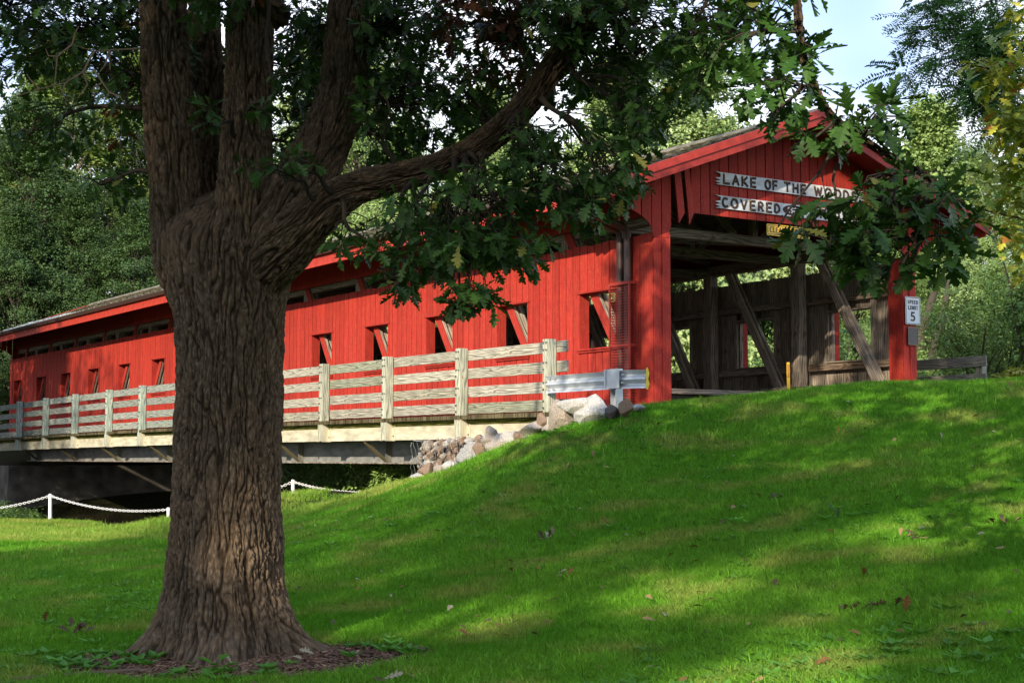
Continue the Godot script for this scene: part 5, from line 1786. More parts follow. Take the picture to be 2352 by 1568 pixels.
func make_proto(kind: String) -> Dictionary:
	if protos.has(kind): return protos[kind]
	# sprig, height, crown radius, crown base, clumps, sprigs per clump, light colour, dark colour, bark, limb radius
	var spec: Array = {
		"maple": [0, 20.0, 4.6, 0.2, 120, 52, lin(0.46, 0.56, 0.22), lin(0.17, 0.28, 0.09), lin(0.13, 0.11, 0.09)],
		"ash": [1, 19.0, 4.2, 0.16, 110, 50, lin(0.33, 0.46, 0.14), lin(0.1, 0.19, 0.05), lin(0.12, 0.1, 0.08)],
		"dark": [0, 22.0, 5.2, 0.12, 120, 46, lin(0.09, 0.16, 0.04), lin(0.045, 0.09, 0.025), lin(0.09, 0.075, 0.06)],
		"sycamore": [4, 24.0, 5.6, 0.22, 110, 42, lin(0.24, 0.32, 0.065), lin(0.09, 0.16, 0.035), lin(0.2, 0.18, 0.15)],
		"young": [0, 15.0, 2.6, 0.2, 90, 40, lin(0.36, 0.48, 0.15), lin(0.17, 0.27, 0.07), lin(0.12, 0.1, 0.08)],
	}[kind]
	var tall: float = spec[1]
	var crown_r: float = spec[2]
	var low: float = spec[3]
	var trunk := MB.new()
	var tp := PackedVector3Array()
	var tr := PackedFloat32Array()
	for k in 9:
		var t := k / 8.0
		tp.append(Vector3(sin(t * 3.0) * 0.3, t * tall * 0.9, cos(t * 2.4) * 0.25 - 0.25))
		tr.append(lerpf(tall * 0.014, 0.03, pow(t, 0.8)))
	trunk.tube(tp, tr, 9, spec[8])
	var place := []
	var color := []
	for c in spec[4]:
		var t := pow(rng.randf(), 0.85)
		var prof := sin(PI * clampf(pow(t, 0.75) * 0.93 + 0.07, 0, 1)) * 0.75 + 0.28 * (1.0 - t)
		var a := rng.randf() * TAU
		var rr := crown_r * prof * sqrt(rng.randf_range(0.18, 1.0)) * rng.randf_range(0.8, 1.15)
		var y := tall * lerpf(low, 0.98, t)
		var ctr := Vector3(cos(a) * rr, y, sin(a) * rr)
		var root := tp[clampi(int((y - 0.8 - rr * rng.randf_range(0.7, 1.1)) / (tall * 0.9) * 8.0), 1, 7)]
		var r0 := 0.05 + 0.004 * tall * (1.0 - t)
		trunk.tube(PackedVector3Array([root, root.lerp(ctr, 0.5) + Vector3(0, 0.25, 0), ctr]), PackedFloat32Array([r0, r0 * 0.55, 0.015]), 5, spec[8], false)
		var cr := rng.randf_range(0.7, 1.25) * (0.55 + 0.16 * crown_r)
		var tone := rng.randf()
		for k in spec[5]:
			var e := Vector3(rng.randfn(), rng.randfn(), rng.randfn()).normalized() * pow(rng.randf(), 0.45)
			var p := ctr + Vector3(e.x * cr, e.y * cr * 0.6, e.z * cr)
			var out := (p - Vector3(0, tall * 0.45, 0)).normalized()
			var up := (Vector3.UP * 0.45 + out + Vector3(rng.randf_range(-0.8, 0.8), rng.randf_range(-0.3, 0.3), rng.randf_range(-0.8, 0.8))).normalized()
			var x := up.cross(Vector3(rng.randf_range(-1, 1), 0.1, rng.randf_range(-1, 1))).normalized()
			place.append(Transform3D(Basis(x, up, x.cross(up)).scaled(Vector3.ONE * rng.randf_range(0.8, 1.3)), p))
			color.append((spec[7] as Color).lerp(spec[6], clampf(tone * 0.7 + rng.randf() * 0.5, 0, 1)) * rng.randf_range(0.8, 1.2))
	var root_ := Node3D.new()
	var t_ := MeshInstance3D.new()
	t_.mesh = trunk.mesh(M.far_bark)
	t_.name = "trunk"
	root_.add_child(t_)
	var c_ := many(sprigs[spec[0]], place, color, M.leaf, "crown", root_)
	c_.set_meta("kind", "stuff")
	protos[kind] = {"node": root_, "tall": tall}
	return protos[kind]

func plant(kind: String, x: float, z: float, tall: float, label: String, called := "tree", group := "", wide := 1.0) -> Node3D:
	var p: Dictionary = make_proto(kind)
	var o: Node3D = p.node.duplicate()
	o.name = numbered(called)
	add_child(o)
	o.position = Vector3(x, ground(x, z) - 0.15, z)
	o.rotation.y = rng.randf() * TAU
	var k: float = tall / p.tall
	o.scale = Vector3(k * wide, k, k * wide)
	tag(o, label, "tree" if called != "shrub" else "shrub", group)
	return o

var bush_proto: Array = []

func bush(p: Vector3, r: float, h: float, kind: int, light: Color, dark: Color, label: String, group := "", called := "shrub", n := 260) -> void:
	var o := thing(called, label, "shrub", p, 0, group)
	var place := []
	var color := []
	var st := MB.new()
	for k in 9:
		var a := rng.randf() * TAU
		var tip := Vector3(cos(a) * r * 0.6, h * rng.randf_range(0.5, 0.95), sin(a) * r * 0.6)
		st.tube(PackedVector3Array([Vector3(0, -0.1, 0), tip * 0.5 + Vector3(0, h * 0.1, 0), tip]), PackedFloat32Array([0.03, 0.02, 0.006]), 5, lin(0.1, 0.075, 0.05), false)
	put(st.mesh(M.far_bark), "stems", o)
	var lumps := []
	for k in 9: lumps.append([Vector3(rng.randf_range(-0.7, 0.7) * r, h * rng.randf_range(0.25, 0.9), rng.randf_range(-0.7, 0.7) * r), rng.randf_range(0.3, 0.55)])
	for k in n:
		var l: Array = lumps[rng.randi() % 9]
		var e := Vector3(rng.randfn(), rng.randfn(), rng.randfn()).normalized() * pow(rng.randf(), 0.4)
		var q: Vector3 = l[0] + e * Vector3(r, h * 0.6, r) * l[1]
		if q.y < 0.02: q.y = rng.randf() * 0.3
		var up := (Vector3.UP + e * 0.8).normalized()
		var x := up.cross(Vector3(rng.randf_range(-1, 1), 0.1, rng.randf_range(-1, 1))).normalized()
		place.append(Transform3D(Basis(x, up, x.cross(up)).scaled(Vector3.ONE * rng.randf_range(0.55, 1.0)), q))
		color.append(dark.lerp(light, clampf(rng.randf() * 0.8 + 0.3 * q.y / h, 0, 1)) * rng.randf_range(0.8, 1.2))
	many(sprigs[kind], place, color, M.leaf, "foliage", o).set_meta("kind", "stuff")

func make_forest() -> void:
	var named := [
		# kind, x of the photograph, depth, how high it reaches in the photograph, label
		["maple", 1590, 62.0, 40, "tall pale green maple rising behind the bridge roof left of its ridge"],
		["maple", 1430, 70.0, 90, "pale maple partly hidden by the oak's limb"],
		["young", 2150, 72.0, 195, "slender green tree with a pointed top against the sky"],
		["maple", 2060, 66.0, 330, "rounded pale tree just right of the gable"],
		["ash", 2250, 76.0, 300, "fine-leaved tree right of the pointed one"],
		["ash", 2360, 62.0, 340, "light green tree at the right frame edge behind the fence"],
		["maple", 2180, 58.0, 450, "low pale tree right of the entrance post"],
		["ash", 2300, 50.0, 560, "bushy tree overhanging the plank fence"],
		["ash", 2080, 54.0, 500, "dark-stemmed tree close behind the right entrance post"],
		["sycamore", 120, 84.0, 20, "yellow green sycamore with pale limbs at upper left"],
		["sycamore", 320, 88.0, 60, "yellow sycamore seen between the oak's leaves and trunk"],
		["ash", 1150, 92.0, 250, "bluish green tree above the roof under the oak's limb"],
		["ash", 800, 96.0, 330, "tree behind the mossy roof just right of the trunk"],
		["dark", 30, 73.0, 440, "dark tree over the far end of the roof"],  # shaded woods: the shade is put into these dark leaf colours
		["dark", 170, 75.0, 400, "dark tree behind the roof between far end and trunk"],
		["dark", 310, 74.0, 430, "dark tree behind the roof beside the trunk"],
		["maple", -250, 56.0, 350, "pale leafy tree at the left frame edge"],
	]
	for q in named:
		var p := at(q[1], 1000, q[2])
		plant(q[0], p.x, p.z, (1050.0 - q[3]) * q[2] / FOCAL + 1.2 - ground(p.x, p.z), q[4])
	# inside and beyond: trees that nothing tells apart
	var n := 0
	for row in [[64.0, 0.13], [76.0, 0.115], [92.0, 0.1], [112.0, 0.1]]:
		var a := -0.52
		while a < 0.56:
			var z: float = -row[0] + rng.randf_range(-5, 5)
			var x: float = a * row[0] + rng.randf_range(-1.5, 1.5)
			a += row[1] * rng.randf_range(0.8, 1.2)
			var q := su(Vector3(x, 0, z))
			if q.y > -8.0 and q.y < 13.5 and q.x < 54.0: continue
			if q.y < -2.0 and z > -70.0 and x > -19.0: continue
			var right := x / -z > 0.2
			var kind: String = ["maple", "ash", "dark", "ash", "maple"][rng.randi() % 5]
			if x / -z < -0.15: kind = ["dark", "ash", "dark", "dark"][rng.randi() % 4]  # left woods mostly take the dark leaf colour, painting in their shade
			var tall := rng.randf_range(20, 27) if not right else rng.randf_range(11, 15.5)
			var px := 1176.0 + FOCAL * x / -z
			var line := 60.0
			if px > 380 and px < 820: line = 40.0
			elif px >= 820 and px < 1480: line = 170.0
			elif px >= 1480 and px < 1720: line = 120.0
			elif px >= 1720 and px < 2020: line = 300.0
			elif px >= 2020: line = 430.0
			tall = (1050.0 - line) * -z / FOCAL * rng.randf_range(0.82, 1.06) + 1.6 - ground(x, z)
			if tall < 4.0: continue
			plant(kind, x, z, tall, "leafy tree in the woods behind the bridge", "woodland_tree", "woods behind the bridge")
			n += 1
	# undergrowth
	var shr := [
		[2250, 800, 40.0, 1.9, 2.4, 1, "yellow green shrub behind the plank fence"], [2140, 760, 46.0, 2.4, 3.6, 1, "tall loose shrub right of the entrance post"], [2330, 700, 44.0, 2.6, 4.4, 0, "large leafy shrub at the right frame edge"], [2230, 640, 50.0, 2.6, 5.0, 0, "tall shrub between tree stems right of the bridge"],
		[2340, 850, 34.0, 0.9, 1.1, 4, "yellow leaved bush at the right end of the plank fence"], [2120, 850, 44.0, 1.6, 2.2, 0, "green shrub low behind the fence's upper plank"]]
	for q in shr:
		var p := at(q[0], q[1] + 60, q[2])
		var yel: bool = q[5] == 4
		p.y = minf(p.y, ground(p.x, p.z) + 0.3) if q[2] > 40.0 else p.y - 0.6
		bush(p, q[3], q[4], q[5], lin(0.45, 0.42, 0.05) if yel else lin(0.28, 0.4, 0.09), lin(0.22, 0.25, 0.04) if yel else lin(0.09, 0.17, 0.04), q[6], "", "shrub", 330 if not yel else 120)
	var lean := [[[2105, 880, 52], [2118, 760, 52], [2150, 660, 52.5], [2185, 590, 53]], [[2120, 880, 50], [2150, 780, 50], [2172, 700, 50], [2180, 640, 50.5]], [[2128, 870, 51], [2190, 760, 51], [2250, 690, 52]]]
	var ll := ["dark leaning tree stem just right of the entrance post", "second dark stem leaning right above the plank fence", "thin stem leaning far right over the plank fence"]
	for k in 3:
		var pa := PackedVector3Array()
		for q in lean[k]: pa.append(at(q[0], q[1], q[2]))
		var org := pa[0]
		for j in pa.size(): pa[j] -= org
		pa[0] = Vector3(0, -1.0, 0)
		var ra := PackedFloat32Array([0.2, 0.16, 0.12, 0.06]) if k < 2 else PackedFloat32Array([0.12, 0.09, 0.05])
		var b := MB.new()
		b.tube(pa, ra, 8, lin(0.07, 0.055, 0.042))
		var o := put(b.mesh(M.far_bark), "leaning_stem")
		o.position = org
		tag(o, ll[k], "tree stem", "leaning stems right of the bridge")
	# through the portal and windows
	for k in 15:
		var p := bp(1.0 + k * 3.1 + rng.randf_range(-0.8, 0.8), rng.randf_range(12, 16), 0)
		p.y = ground(p.x, p.z)
		bush(p, 2.3, rng.randf_range(4.5, 7.0), [0, 1][k % 2], lin(0.22, 0.36, 0.075), lin(0.06, 0.13, 0.03), "tall green shrub seen through the bridge's windows", "shrubs beyond the bridge", "shrub", 420)
	# under the footway, right of the trunk
	var low := [[690, 1125, 46.0, 1.3, 1.5, "dark shrub under the footway next to the trunk"], [745, 1130, 45.0, 1.2, 1.3, "dark shrub under the girder left of the bright one"], [800, 1130, 44.0, 1.1, 1.3, "low dark shrub under the girder's middle"], [880, 1110, 40.0, 1.1, 2.0, "bright leafy shrub left of the wire basket"], [930, 1120, 37.0, 0.6, 0.8, "small weedy shrub touching the wire basket"], [20, 1190, 50.0, 1.0, 1.0, "low shrub beside the abutment's left edge"]]
	for k in low.size():
		var q: Array = low[k]
		var p := at(q[0], q[1] + 40, q[2])
		bush(p, q[3], q[4] + 0.3, 1 if k != 3 else 0, lin(0.22, 0.36, 0.09) if k < 3 else lin(0.34, 0.5, 0.1), lin(0.09, 0.17, 0.04), q[5], "", "shrub", 240)
	# right foreground: a branch of yellowing maple and a feathery branch against the sky
	right_branches()
	# unseen trees added beside and behind the eye to cast shade
	for q in [[-13.0, 9.0, 19.0, 8.0], [-22.0, 4.0, 20.0, 7.5], [-1.0, 15.0, 20.0, 7.0], [-33.0, -26.0, 22.0, 6.5], [-36.0, -12.0, 21.0, 7.0], [-15.0, 20.0, 22.0, 8.0], [-26.0, 16.0, 22.0, 8.0], [-35.0, -45.0, 17.0, 6.5], [-28.5, -54.0, 16.0, 6.0]]:
		shade_tree(q[0], q[1], q[2], q[3])

func shade_tree(x: float, z: float, tall: float, r: float) -> void:
	var o := thing("shade_tree", "unseen broad tree added outside the picture for its shade", "tree", Vector3(x, ground(x, z), z), 0, "unseen trees added for shade")
	var b := MB.new()
	b.tube(PackedVector3Array([Vector3.ZERO, Vector3(0.1, tall * 0.4, 0), Vector3(-0.1, tall * 0.85, 0)]), PackedFloat32Array([0.42, 0.3, 0.06]), 10, lin(0.12, 0.1, 0.08))
	var place := []
	var color := []
	for k in 9000:
		var e := Vector3(rng.randfn(), rng.randfn(), rng.randfn()).normalized() * pow(rng.randf(), 0.4)
		var q := Vector3(e.x * r, tall * 0.58 + e.y * tall * 0.42, e.z * r)
		if thinned(o.position + q): continue
		place.append(Transform3D(Basis(Vector3(rng.randf(), rng.randf(), rng.randf()).normalized(), rng.randf() * TAU).scaled(Vector3.ONE * rng.randf_range(0.6, 0.95)), q))
		color.append(lin(0.05, 0.1, 0.025) * rng.randf_range(0.8, 1.3))
	put(b.mesh(M.far_bark), "trunk", o)
	many(sprigs[4], place, color, M.leaf, "crown", o).set_meta("kind", "stuff")

func right_branches() -> void:
	var o := thing("maple_tree", "yellowing maple whose branches reach in at the right edge", "tree", Vector3(8.6, ground(8.6, -18.0), -18.0))
	var tk := MB.new()
	tk.tube(PackedVector3Array([Vector3(0, 0, 0), Vector3(0.1, 4, 0), Vector3(-0.1, 9, 0.2)]), PackedFloat32Array([0.22, 0.17, 0.06]), 9, lin(0.12, 0.1, 0.08))
	var tr := []
	var co := []
	for q in [[2330, 130, 60, 60, 40], [2310, 230, 50, 70, 60], [2345, 330, 60, 70, 70], [2320, 290, 40, 30, 25], [2275, 160, 40, 20, 14], [2300, 420, 50, 60, 50], [2345, 490, 40, 60, 40], [2250, 480, 30, 25, 10], [2290, 360, 40, 30, 18], [2340, 40, 30, 50, 20], [2240, 150, 25, 12, 8], [2350, 570, 30, 60, 25]]:
		var c := at(q[0], q[1], 17.5) - o.position
		tk.tube(PackedVector3Array([Vector3(0, c.y - 0.6, 0), c.lerp(Vector3(0, c.y - 0.6, 0), 0.4), c]), PackedFloat32Array([0.035, 0.022, 0.008]), 5, lin(0.12, 0.09, 0.06), false)
		for k in q[4] * 2:
			var p := c + Vector3(rng.randf_range(-1, 1) * q[2], rng.randf_range(-1, 1) * q[3], rng.randf_range(-60, 60)) * 17.5 / FOCAL
			var up := Vector3(rng.randf_range(-0.6, 0.6), 1, rng.randf_range(-0.2, 0.9)).normalized()
			tr.append(Transform3D(leaf_basis(Vector3(rng.randf_range(-1, 1), rng.randf_range(-0.7, 0.1), rng.randf_range(-1, 1)), up, rng.randf_range(0.13, 0.24)), p))
			co.append(lin(0.12, 0.22, 0.03).lerp(lin(0.55, 0.52, 0.06), pow(rng.randf(), 1.3)) if rng.randf() > 0.05 else lin(0.4, 0.16, 0.03))
	put(tk.mesh(M.far_bark), "trunk", o)
	many(leaf_mesh[1], tr, co, M.leaf, "foliage", o).set_meta("kind", "stuff")
	var f := thing("feathery_tree", "feathery fine-leaved tree whose sprays hang against the sky", "tree", Vector3(12.5, ground(12.5, -27.5), -27.5))
	var ft := MB.new()
	ft.tube(PackedVector3Array([Vector3.ZERO, Vector3(0.1, 6, 0), Vector3(-0.3, 14, 0)]), PackedFloat32Array([0.25, 0.2, 0.05]), 9, lin(0.1, 0.085, 0.07))
	var ftr := []
	var fco := []
	for q in [[[2360, -60], [2250, 20], [2160, 50], [2100, 60]], [[2370, 20], [2270, 90], [2190, 110], [2080, 145]], [[2370, 100], [2290, 150], [2240, 170], [2180, 190]], [[2380, 160], [2310, 200], [2270, 215], [2240, 235]], [[2400, -120], [2230, -40], [2150, -10], [2110, 10]], [[2360, -10], [2300, 40], [2260, 70], [2200, 70]], [[2380, 60], [2330, 110], [2290, 120], [2230, 130]], [[2380, 220], [2330, 250], [2310, 270], [2290, 300]]]:
		var pa := PackedVector3Array()
		for e in q: pa.append(at(e[0], e[1], 27.0) - f.position)
		ft.tube(pa, PackedFloat32Array([0.03, 0.018, 0.01, 0.004]), 5, lin(0.1, 0.085, 0.06), false)
		for k in 30:
			var t := pow(rng.randf(), 0.7) * 2.99
			var p := pa[int(t)].lerp(pa[int(t) + 1], fmod(t, 1.0)) + Vector3(rng.randfn() * 0.16, -absf(rng.randfn()) * 0.16, rng.randfn() * 0.2)
			ftr.append(Transform3D(Basis(Vector3(rng.randf_range(-0.3, 0.3), 1, rng.randf_range(-0.3, 0.3)).normalized(), rng.randf() * TAU) * Basis(Vector3.RIGHT, rng.randf_range(-0.4, 0.6)) * Basis.from_scale(Vector3(1.0, 1.0, 1.0) * rng.randf_range(0.7, 1.1)), p))
			fco.append(lin(0.09, 0.2, 0.06) * rng.randf_range(0.7, 1.4))
	put(ft.mesh(M.far_bark), "trunk", f)
	many(sprigs[3], ftr, fco, M.leaf, "foliage", f).set_meta("kind", "stuff")

# ---------------------------------------------------------------- grass and what lies on it
func make_grass() -> void:
	var tufts := []
	for v in 4:
		var b := MB.new()
		for k in 15 if v < 3 else 7:
			var a := rng.randf() * TAU
			var o := Vector3(cos(a), 0, sin(a)) * 0.075 * sqrt(rng.randf())
			var d := Vector3(rng.randfn(), 0, rng.randfn()) * 0.42
			var h := rng.randf_range(0.035, 0.085) if v < 3 else rng.randf_range(0.07, 0.115)
			var w := Vector3(rng.randf_range(-1, 1), 0, rng.randf_range(-1, 1)).normalized() * (0.0024 if v < 3 else 0.0034)
			var m := o + Vector3(d.x * h * 0.4, h * 0.62, d.z * h * 0.4)
			var e := o + Vector3(d.x * h * 1.3, h * (1.0 if d.length() < 0.5 else 0.8), d.z * h * 1.3)
			var col := Color.WHITE * rng.randf_range(0.5, 1.25)
			if rng.randf() < 0.1: col = Color(2.0, 1.35, 1.9) * 0.9
			var nn := (Vector3.UP * 0.6 + w.cross(m - o).normalized()).normalized()
			b.quad(o - w, o + w, m + w * 0.8, m - w * 0.8, nn, col)
			b.tri(m - w * 0.8, m + w * 0.8, e, nn, col)
		tufts.append(b.mesh(M.grass))
	var tone := noise(501, 0.22)
	var dry := noise(502, 0.6)
	var places := [[], [], [], []]
	var cols := [[], [], [], []]
	for zone in [[8.0, 12.0, 36000, 1.0], [12.0, 17.0, 44000, 1.05], [17.0, 23.0, 44000, 1.2], [23.0, 31.0, 42000, 1.4], [31.0, 46.0, 44000, 1.7]]:
		for k in zone[2]:
			var z := -sqrt(lerpf(zone[0] * zone[0], zone[1] * zone[1], rng.randf()))
			var x := z * rng.randf_range(-0.36, 0.36)
			if not lawn(x, z): continue
			var mu := mulch(x, z)
			if rng.randf() < mu * 1.04 - 0.02: continue
			var t := tone.get_noise_2d(x, z)
			var dr := dry.get_noise_2d(x, z)
			var c := lin(0.12, 0.345, 0.022).lerp(lin(0.185, 0.42, 0.038), clampf(t + 0.5, 0, 1))
			c = c.lerp(lin(0.42, 0.42, 0.12), clampf(dr * 1.6 - 0.15, 0, 0.55)) * rng.randf_range(0.8, 1.2)
			if z < -29.0 and x < -1.5: c = c.lerp(lin(0.5, 0.56, 0.13), 0.4 + 0.35 * dr)  # dry straw tint, with the sunlit band's brightness painted in
			var kind := rng.randi() % 3 if rng.randf() > 0.06 else 3
			if kind == 3: c = c * rng.randf_range(0.8, 1.35)
			var s: float = zone[3] * rng.randf_range(0.75, 1.25) * (1.0 + 0.5 * clampf(t, -0.4, 0.5))
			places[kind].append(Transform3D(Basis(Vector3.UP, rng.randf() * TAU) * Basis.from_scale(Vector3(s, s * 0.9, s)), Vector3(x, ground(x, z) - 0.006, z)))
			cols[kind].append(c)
	for kind in 4:
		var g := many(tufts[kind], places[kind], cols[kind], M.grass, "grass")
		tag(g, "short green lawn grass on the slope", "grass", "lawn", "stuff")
	# broad-leaved weeds
	var wt := []
	var wc := []
	var weed := MB.new()
	for k in 7:
		var a := k * 2.4
		leaf_blade(weed, Vector3(cos(a), 0.02, sin(a)) * 0.01, Vector3(cos(a), rng.randf_range(0.25, 0.8), sin(a)).normalized(), Vector3.UP, rng.randf_range(0.07, 0.13), 0.055, Color.WHITE * rng.randf_range(0.8, 1.2))
	var wm := weed.mesh(M.grass)
	for q in [[1720, 1500, 9.6, 1.5, 160], [2000, 1470, 10.0, 1.5, 70], [200, 1330, 16.5, 2.6, 260], [120, 1240, 21, 3.0, 120], [880, 1470, 12.2, 0.4, 12], [160, 1500, 12.0, 1.0, 55], [500, 1545, 11.2, 0.5, 12], [1100, 1160, 21, 3.0, 70], [1450, 1090, 22.0, 2.4, 90], [1330, 1010, 26, 0.8, 60], [1900, 1200, 16, 2.5, 60]]:
		var c := at(q[0], q[1], q[2])
		for k in q[4]:
			var x: float = c.x + rng.randfn() * q[3] * 0.45
			var z: float = c.z + rng.randfn() * q[3] * 0.45
			if not lawn(x, z): continue
			wt.append(Transform3D(Basis(Vector3.UP, rng.randf() * TAU).scaled(Vector3.ONE * rng.randf_range(0.6, 1.25)), Vector3(x, ground(x, z) + 0.015, z)))
			wc.append(lin(0.1, 0.26, 0.045) * rng.randf_range(0.7, 1.4))
	tag(many(wm, wt, wc, M.grass, "broadleaf_weeds"), "low broad-leaved weeds scattered through the lawn", "weeds", "", "stuff")
	# mulch of chips, twigs and old leaves at the oak's foot
	var chip := MB.new()
	chip.box(Vector3.ZERO, Vector3(0.05, 0.006, 0.014), Basis.IDENTITY, Color.WHITE)
	var ct := []
	var cc := []
	for k in 9000:
		var x := -2.25 + rng.randfn() * 0.95
		var z := -11.75 + rng.randfn() * 0.5
		if mulch(x, z) < rng.randf() * 0.8: continue
		ct.append(Transform3D(Basis(Vector3(rng.randf_range(-0.3, 0.3), 1, rng.randf_range(-0.3, 0.3)).normalized(), rng.randf() * TAU).scaled(Vector3.ONE * rng.randf_range(0.4, 1.6)), Vector3(x, ground(x, z) + rng.randf_range(0.0, 0.02), z)))
		cc.append(lin(0.13, 0.062, 0.032).lerp(lin(0.26, 0.16, 0.1), pow(rng.randf(), 2.0)) * rng.randf_range(0.35, 1.3))
	tag(many(chip.mesh(M.matte), ct, cc, M.matte, "leaf_litter"), "brown litter of bark chips around the oak's base", "leaf litter", "", "stuff")
	fallen()

func fallen() -> void:
	var notable := [
		[1300, 1070, 22.5, "upright tan leaf on the open slope below the boulders", 0], [1360, 1055, 23.0, "pale tan leaf lying just right of the upright one", 0], [1395, 1195, 18.5, "curled russet leaf in mid lawn right of a sunlit streak", 1], [1475, 1225, 17.5, "brown leaf lying below the curled russet leaf", 1],
		[1305, 1320, 15.3, "crumpled brown leaf under the long sunlit streak", 1], [2080, 1430, 11.2, "russet lobed leaf standing at lower right", 1], [1870, 1520, 9.7, "orange brown leaf at the bottom among broad weeds", 1], [105, 1375, 14.5, "rust coloured leaf left of the oak trunk", 1],
		[1080, 1445, 12.4, "dry brown leaf cluster near the oak's litter", 1], [2165, 1067, 21.0, "pale grey green leaf sprig lying high on the right slope", 2], [2050, 1058, 21.5, "small dry sprig left of the pale sprig", 0], [1650, 1205, 17.5, "dark shrivelled leaf in the lawn's centre", 3],
		[1920, 1195, 17.0, "upright dark green oak leaf in the lawn", 4], [1925, 1212, 16.6, "green oak sprig lying under the upright leaf", 4], [2325, 937, 24.5, "small tan leaf near the crest at right", 0], [1505, 1432, 12.3, "tan leaf at lower centre of the lawn", 0], [720, 1490, 11.9, "large dead oak leaf pale side up on the litter", 2], [880, 1555, 10.7, "pale blistered leaf at the bottom edge", 2], [790, 1155, 33.0, "orange leaf on the sunlit rise by the chain", 1], [362, 1318, 15.5, "dark leaf just left of the trunk", 3]]
	var tones := [lin(0.3, 0.19, 0.09), lin(0.19, 0.09, 0.028), lin(0.3, 0.27, 0.18), lin(0.08, 0.052, 0.026), lin(0.04, 0.1, 0.03)]
	var made := {}
	for k in 5:
		for kind in 2:
			var arr: Array = leaf_mesh[kind + 1 if kind else 0].surface_get_arrays(0)
			var cc: PackedColorArray = arr[Mesh.ARRAY_COLOR]
			for j in cc.size(): cc[j] = tones[k]
			arr[Mesh.ARRAY_COLOR] = cc
			var am := ArrayMesh.new()
			am.add_surface_from_arrays(Mesh.PRIMITIVE_TRIANGLES, arr)
			am.surface_set_material(0, M.dry_leaf)
			made[[k, kind]] = am
	for q in notable:
		var o := put(made[[q[4], rng.randi() % 2]], "fallen_leaf")
		var p := at(q[0], q[1], q[2])
		p.y = ground(p.x, p.z) + 0.05
		var stand := 0.9 if "upright" in q[3] or "standing" in q[3] else 0.25
		o.transform = Transform3D(leaf_basis(Vector3(rng.randf_range(-1, 1), stand, rng.randf_range(-0.4, 0.4)), Vector3(rng.randf_range(-0.4, 0.4), 1, 0.5), rng.randf_range(0.1, 0.15)), p)
		tag(o, q[3], "leaf", "fallen leaves on the lawn")
	for k in 250:
		var z := -rng.randf_range(9.0, 26.0)
		var x := z * rng.randf_range(-0.34, 0.2)
		if not lawn(x, z): continue
		var o := put(made[[[0, 1, 1, 3, 3, 2][rng.randi() % 6], rng.randi() % 2]], "fallen_leaf")
		o.transform = Transform3D(leaf_basis(Vector3(rng.randf_range(-1, 1), 0.15, rng.randf_range(-1, 1)), Vector3(rng.randf_range(-0.6, 0.6), 1, rng.randf_range(-0.6, 0.6)), rng.randf_range(0.05, 0.12)), Vector3(x, ground(x, z) + rng.randf_range(0.055, 0.085), z))
		tag(o, "small dry curled leaf lying in the lawn", "leaf", "fallen leaves on the lawn")
	# clumps of dead leaves
	var cl := [[2110, 1275, 14.6, "curled grey brown leaf clump below the right-hand sunlit streak", 0], [2325, 1272, 14.6, "dead leaf clump at the right edge of the lawn", 0], [1790, 1160, 18.5, "brown leaf clump in the upper middle of the lawn", 3], [1975, 1415, 11.6, "dark dead sprig clump lying at lower right", 3], [1255, 1215, 18.2, "bluish leaf clump above the long sunlit streak", 2], [165, 1412, 13.6, "dark leaf clump on the lawn left of the trunk", 3]]
	for q in cl:
		var p := at(q[0], q[1], q[2])
		p.y = ground(p.x, p.z) + 0.04
		var o := thing("leaf_clump", q[3], "dead leaves", p, 0.0, "clumps of dead leaves on the lawn")
		for k in 9:
			var l := put(made[[q[4] if rng.randf() > 0.3 else 3, rng.randi() % 2]], "leaf", o)
			l.transform = Transform3D(leaf_basis(Vector3(rng.randf_range(-1, 1), rng.randf_range(-0.1, 0.7), rng.randf_range(-1, 1)), Vector3(rng.randf_range(-1, 1), 0.8, rng.randf_range(-1, 1)), rng.randf_range(0.07, 0.13)), Vector3(rng.randfn() * 0.09, rng.randf() * 0.05, rng.randfn() * 0.06))
	# dead sticks and a root
	var st := [[[[40, 1565], [140, 1550], [230, 1530], [330, 1500]], 0.028, "long dead branch lying left of the oak's roots"], [[[560, 1508], [640, 1515], [760, 1502], [870, 1496]], 0.012, "thin stick lying in the litter right of the trunk"], [[[640, 1545], [690, 1535], [720, 1500]], 0.006, "thin bent twig standing in front of the litter"]]
	for q in st:
		var pa := PackedVector3Array()
		var ra := PackedFloat32Array()
		var org := Vector3.ZERO
		for k in q[0].size():
			var p := at(q[0][k][0], q[0][k][1], 11.7)
			p.z = lerpf(-11.0, -11.6, float(k) / q[0].size())
			p.x = (q[0][k][0] - 1176.0) / FOCAL * -p.z
			p.y = ground(p.x, p.z) + q[1]
			if k == 0: org = p
			pa.append(p - org)
			ra.append(lerpf(q[1], q[1] * 0.6, k / 3.0))
		var b := MB.new()
		b.tube(pa, ra, 7, lin(0.16, 0.11, 0.08))
		var o := put(b.mesh(M.far_bark), "fallen_stick")
		o.position = org
		tag(o, q[2], "stick")
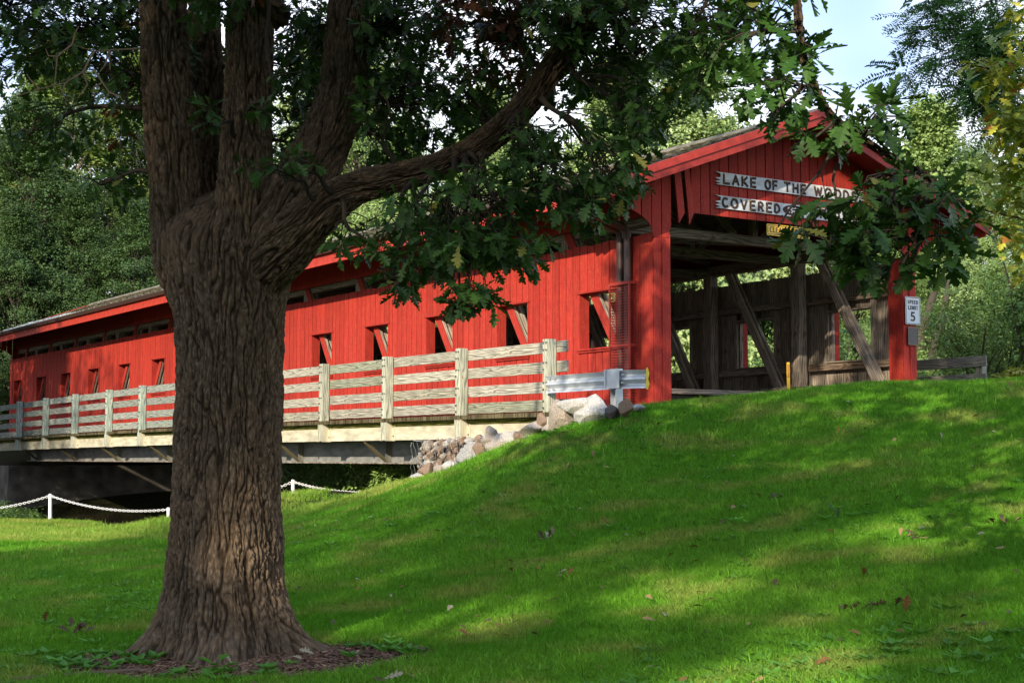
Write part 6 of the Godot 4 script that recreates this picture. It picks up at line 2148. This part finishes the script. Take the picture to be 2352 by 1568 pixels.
	var sp := thing("oak_seedling", "small green seedling at the front of the oak's base", "plant", Vector3(-2.18, ground(-2.18, -11.3), -11.3))
	var sm := MB.new()
	for k in 4:
		var a := k * 1.7
		leaf_blade(sm, Vector3(cos(a) * 0.03, 0.06 + k * 0.015, sin(a) * 0.03), Vector3(cos(a), 0.35, sin(a)).normalized(), Vector3.UP, 0.16, 0.08, lin(0.07, 0.2, 0.02))
	put(sm.mesh(M.grass), "leaves", sp)
	var sm2 := MB.new()
	sm2.rod(Vector3.ZERO, Vector3(0, 0.12, 0), 0.004, 5, lin(0.1, 0.14, 0.04))
	put(sm2.mesh(M.grass), "stem", sp)

# ---------------------------------------------------------------- all of it
func _ready() -> void:
	var cam := Camera3D.new()
	cam.name = "camera"
	add_child(cam)
	cam.position = EYE
	cam.rotation.x = PITCH
	cam.fov = rad_to_deg(2.0 * atan(784.0 / FOCAL))
	cam.near = 0.1
	cam.far = 2000.0
	cam.current = true
	var env := Environment.new()
	env.background_mode = Environment.BG_SKY
	env.sky = Sky.new()
	var ps := PanoramaSkyMaterial.new()
	ps.panorama = tex(sky_image())
	ps.energy_multiplier = 1.3
	env.sky.sky_material = ps
	env.tonemap_mode = Environment.TONE_MAPPER_LINEAR
	env.tonemap_exposure = 1.35
	env.sdfgi_enabled = true
	env.ssao_enabled = true
	env.ssil_enabled = true
	var we := WorldEnvironment.new()
	we.name = "world"
	we.environment = env
	add_child(we)
	var sun := DirectionalLight3D.new()
	sun.name = "sun"
	add_child(sun)
	sun.look_at_from_position(TO_SUN * 50.0, Vector3.ZERO)
	sun.light_energy = 1.55
	sun.light_color = Color(1.0, 0.95, 0.86)
	sun.light_angular_distance = 0.5
	sun.shadow_enabled = true
	rng.seed = 20240
	var sd := TO_SUN.normalized()
	sun_a = Vector3.UP.cross(sd).normalized()
	sun_b = sd.cross(sun_a).normalized()
	make_materials()
	make_ground()
	make_openings()
	make_sprigs()
	make_bridge()
	make_footway()
	make_abutment()
	make_guardrail()
	make_signs()
	make_rocks()
	make_chain()
	make_oak()
	make_forest()
	make_grass()
	for p in protos.values(): p.node.free()
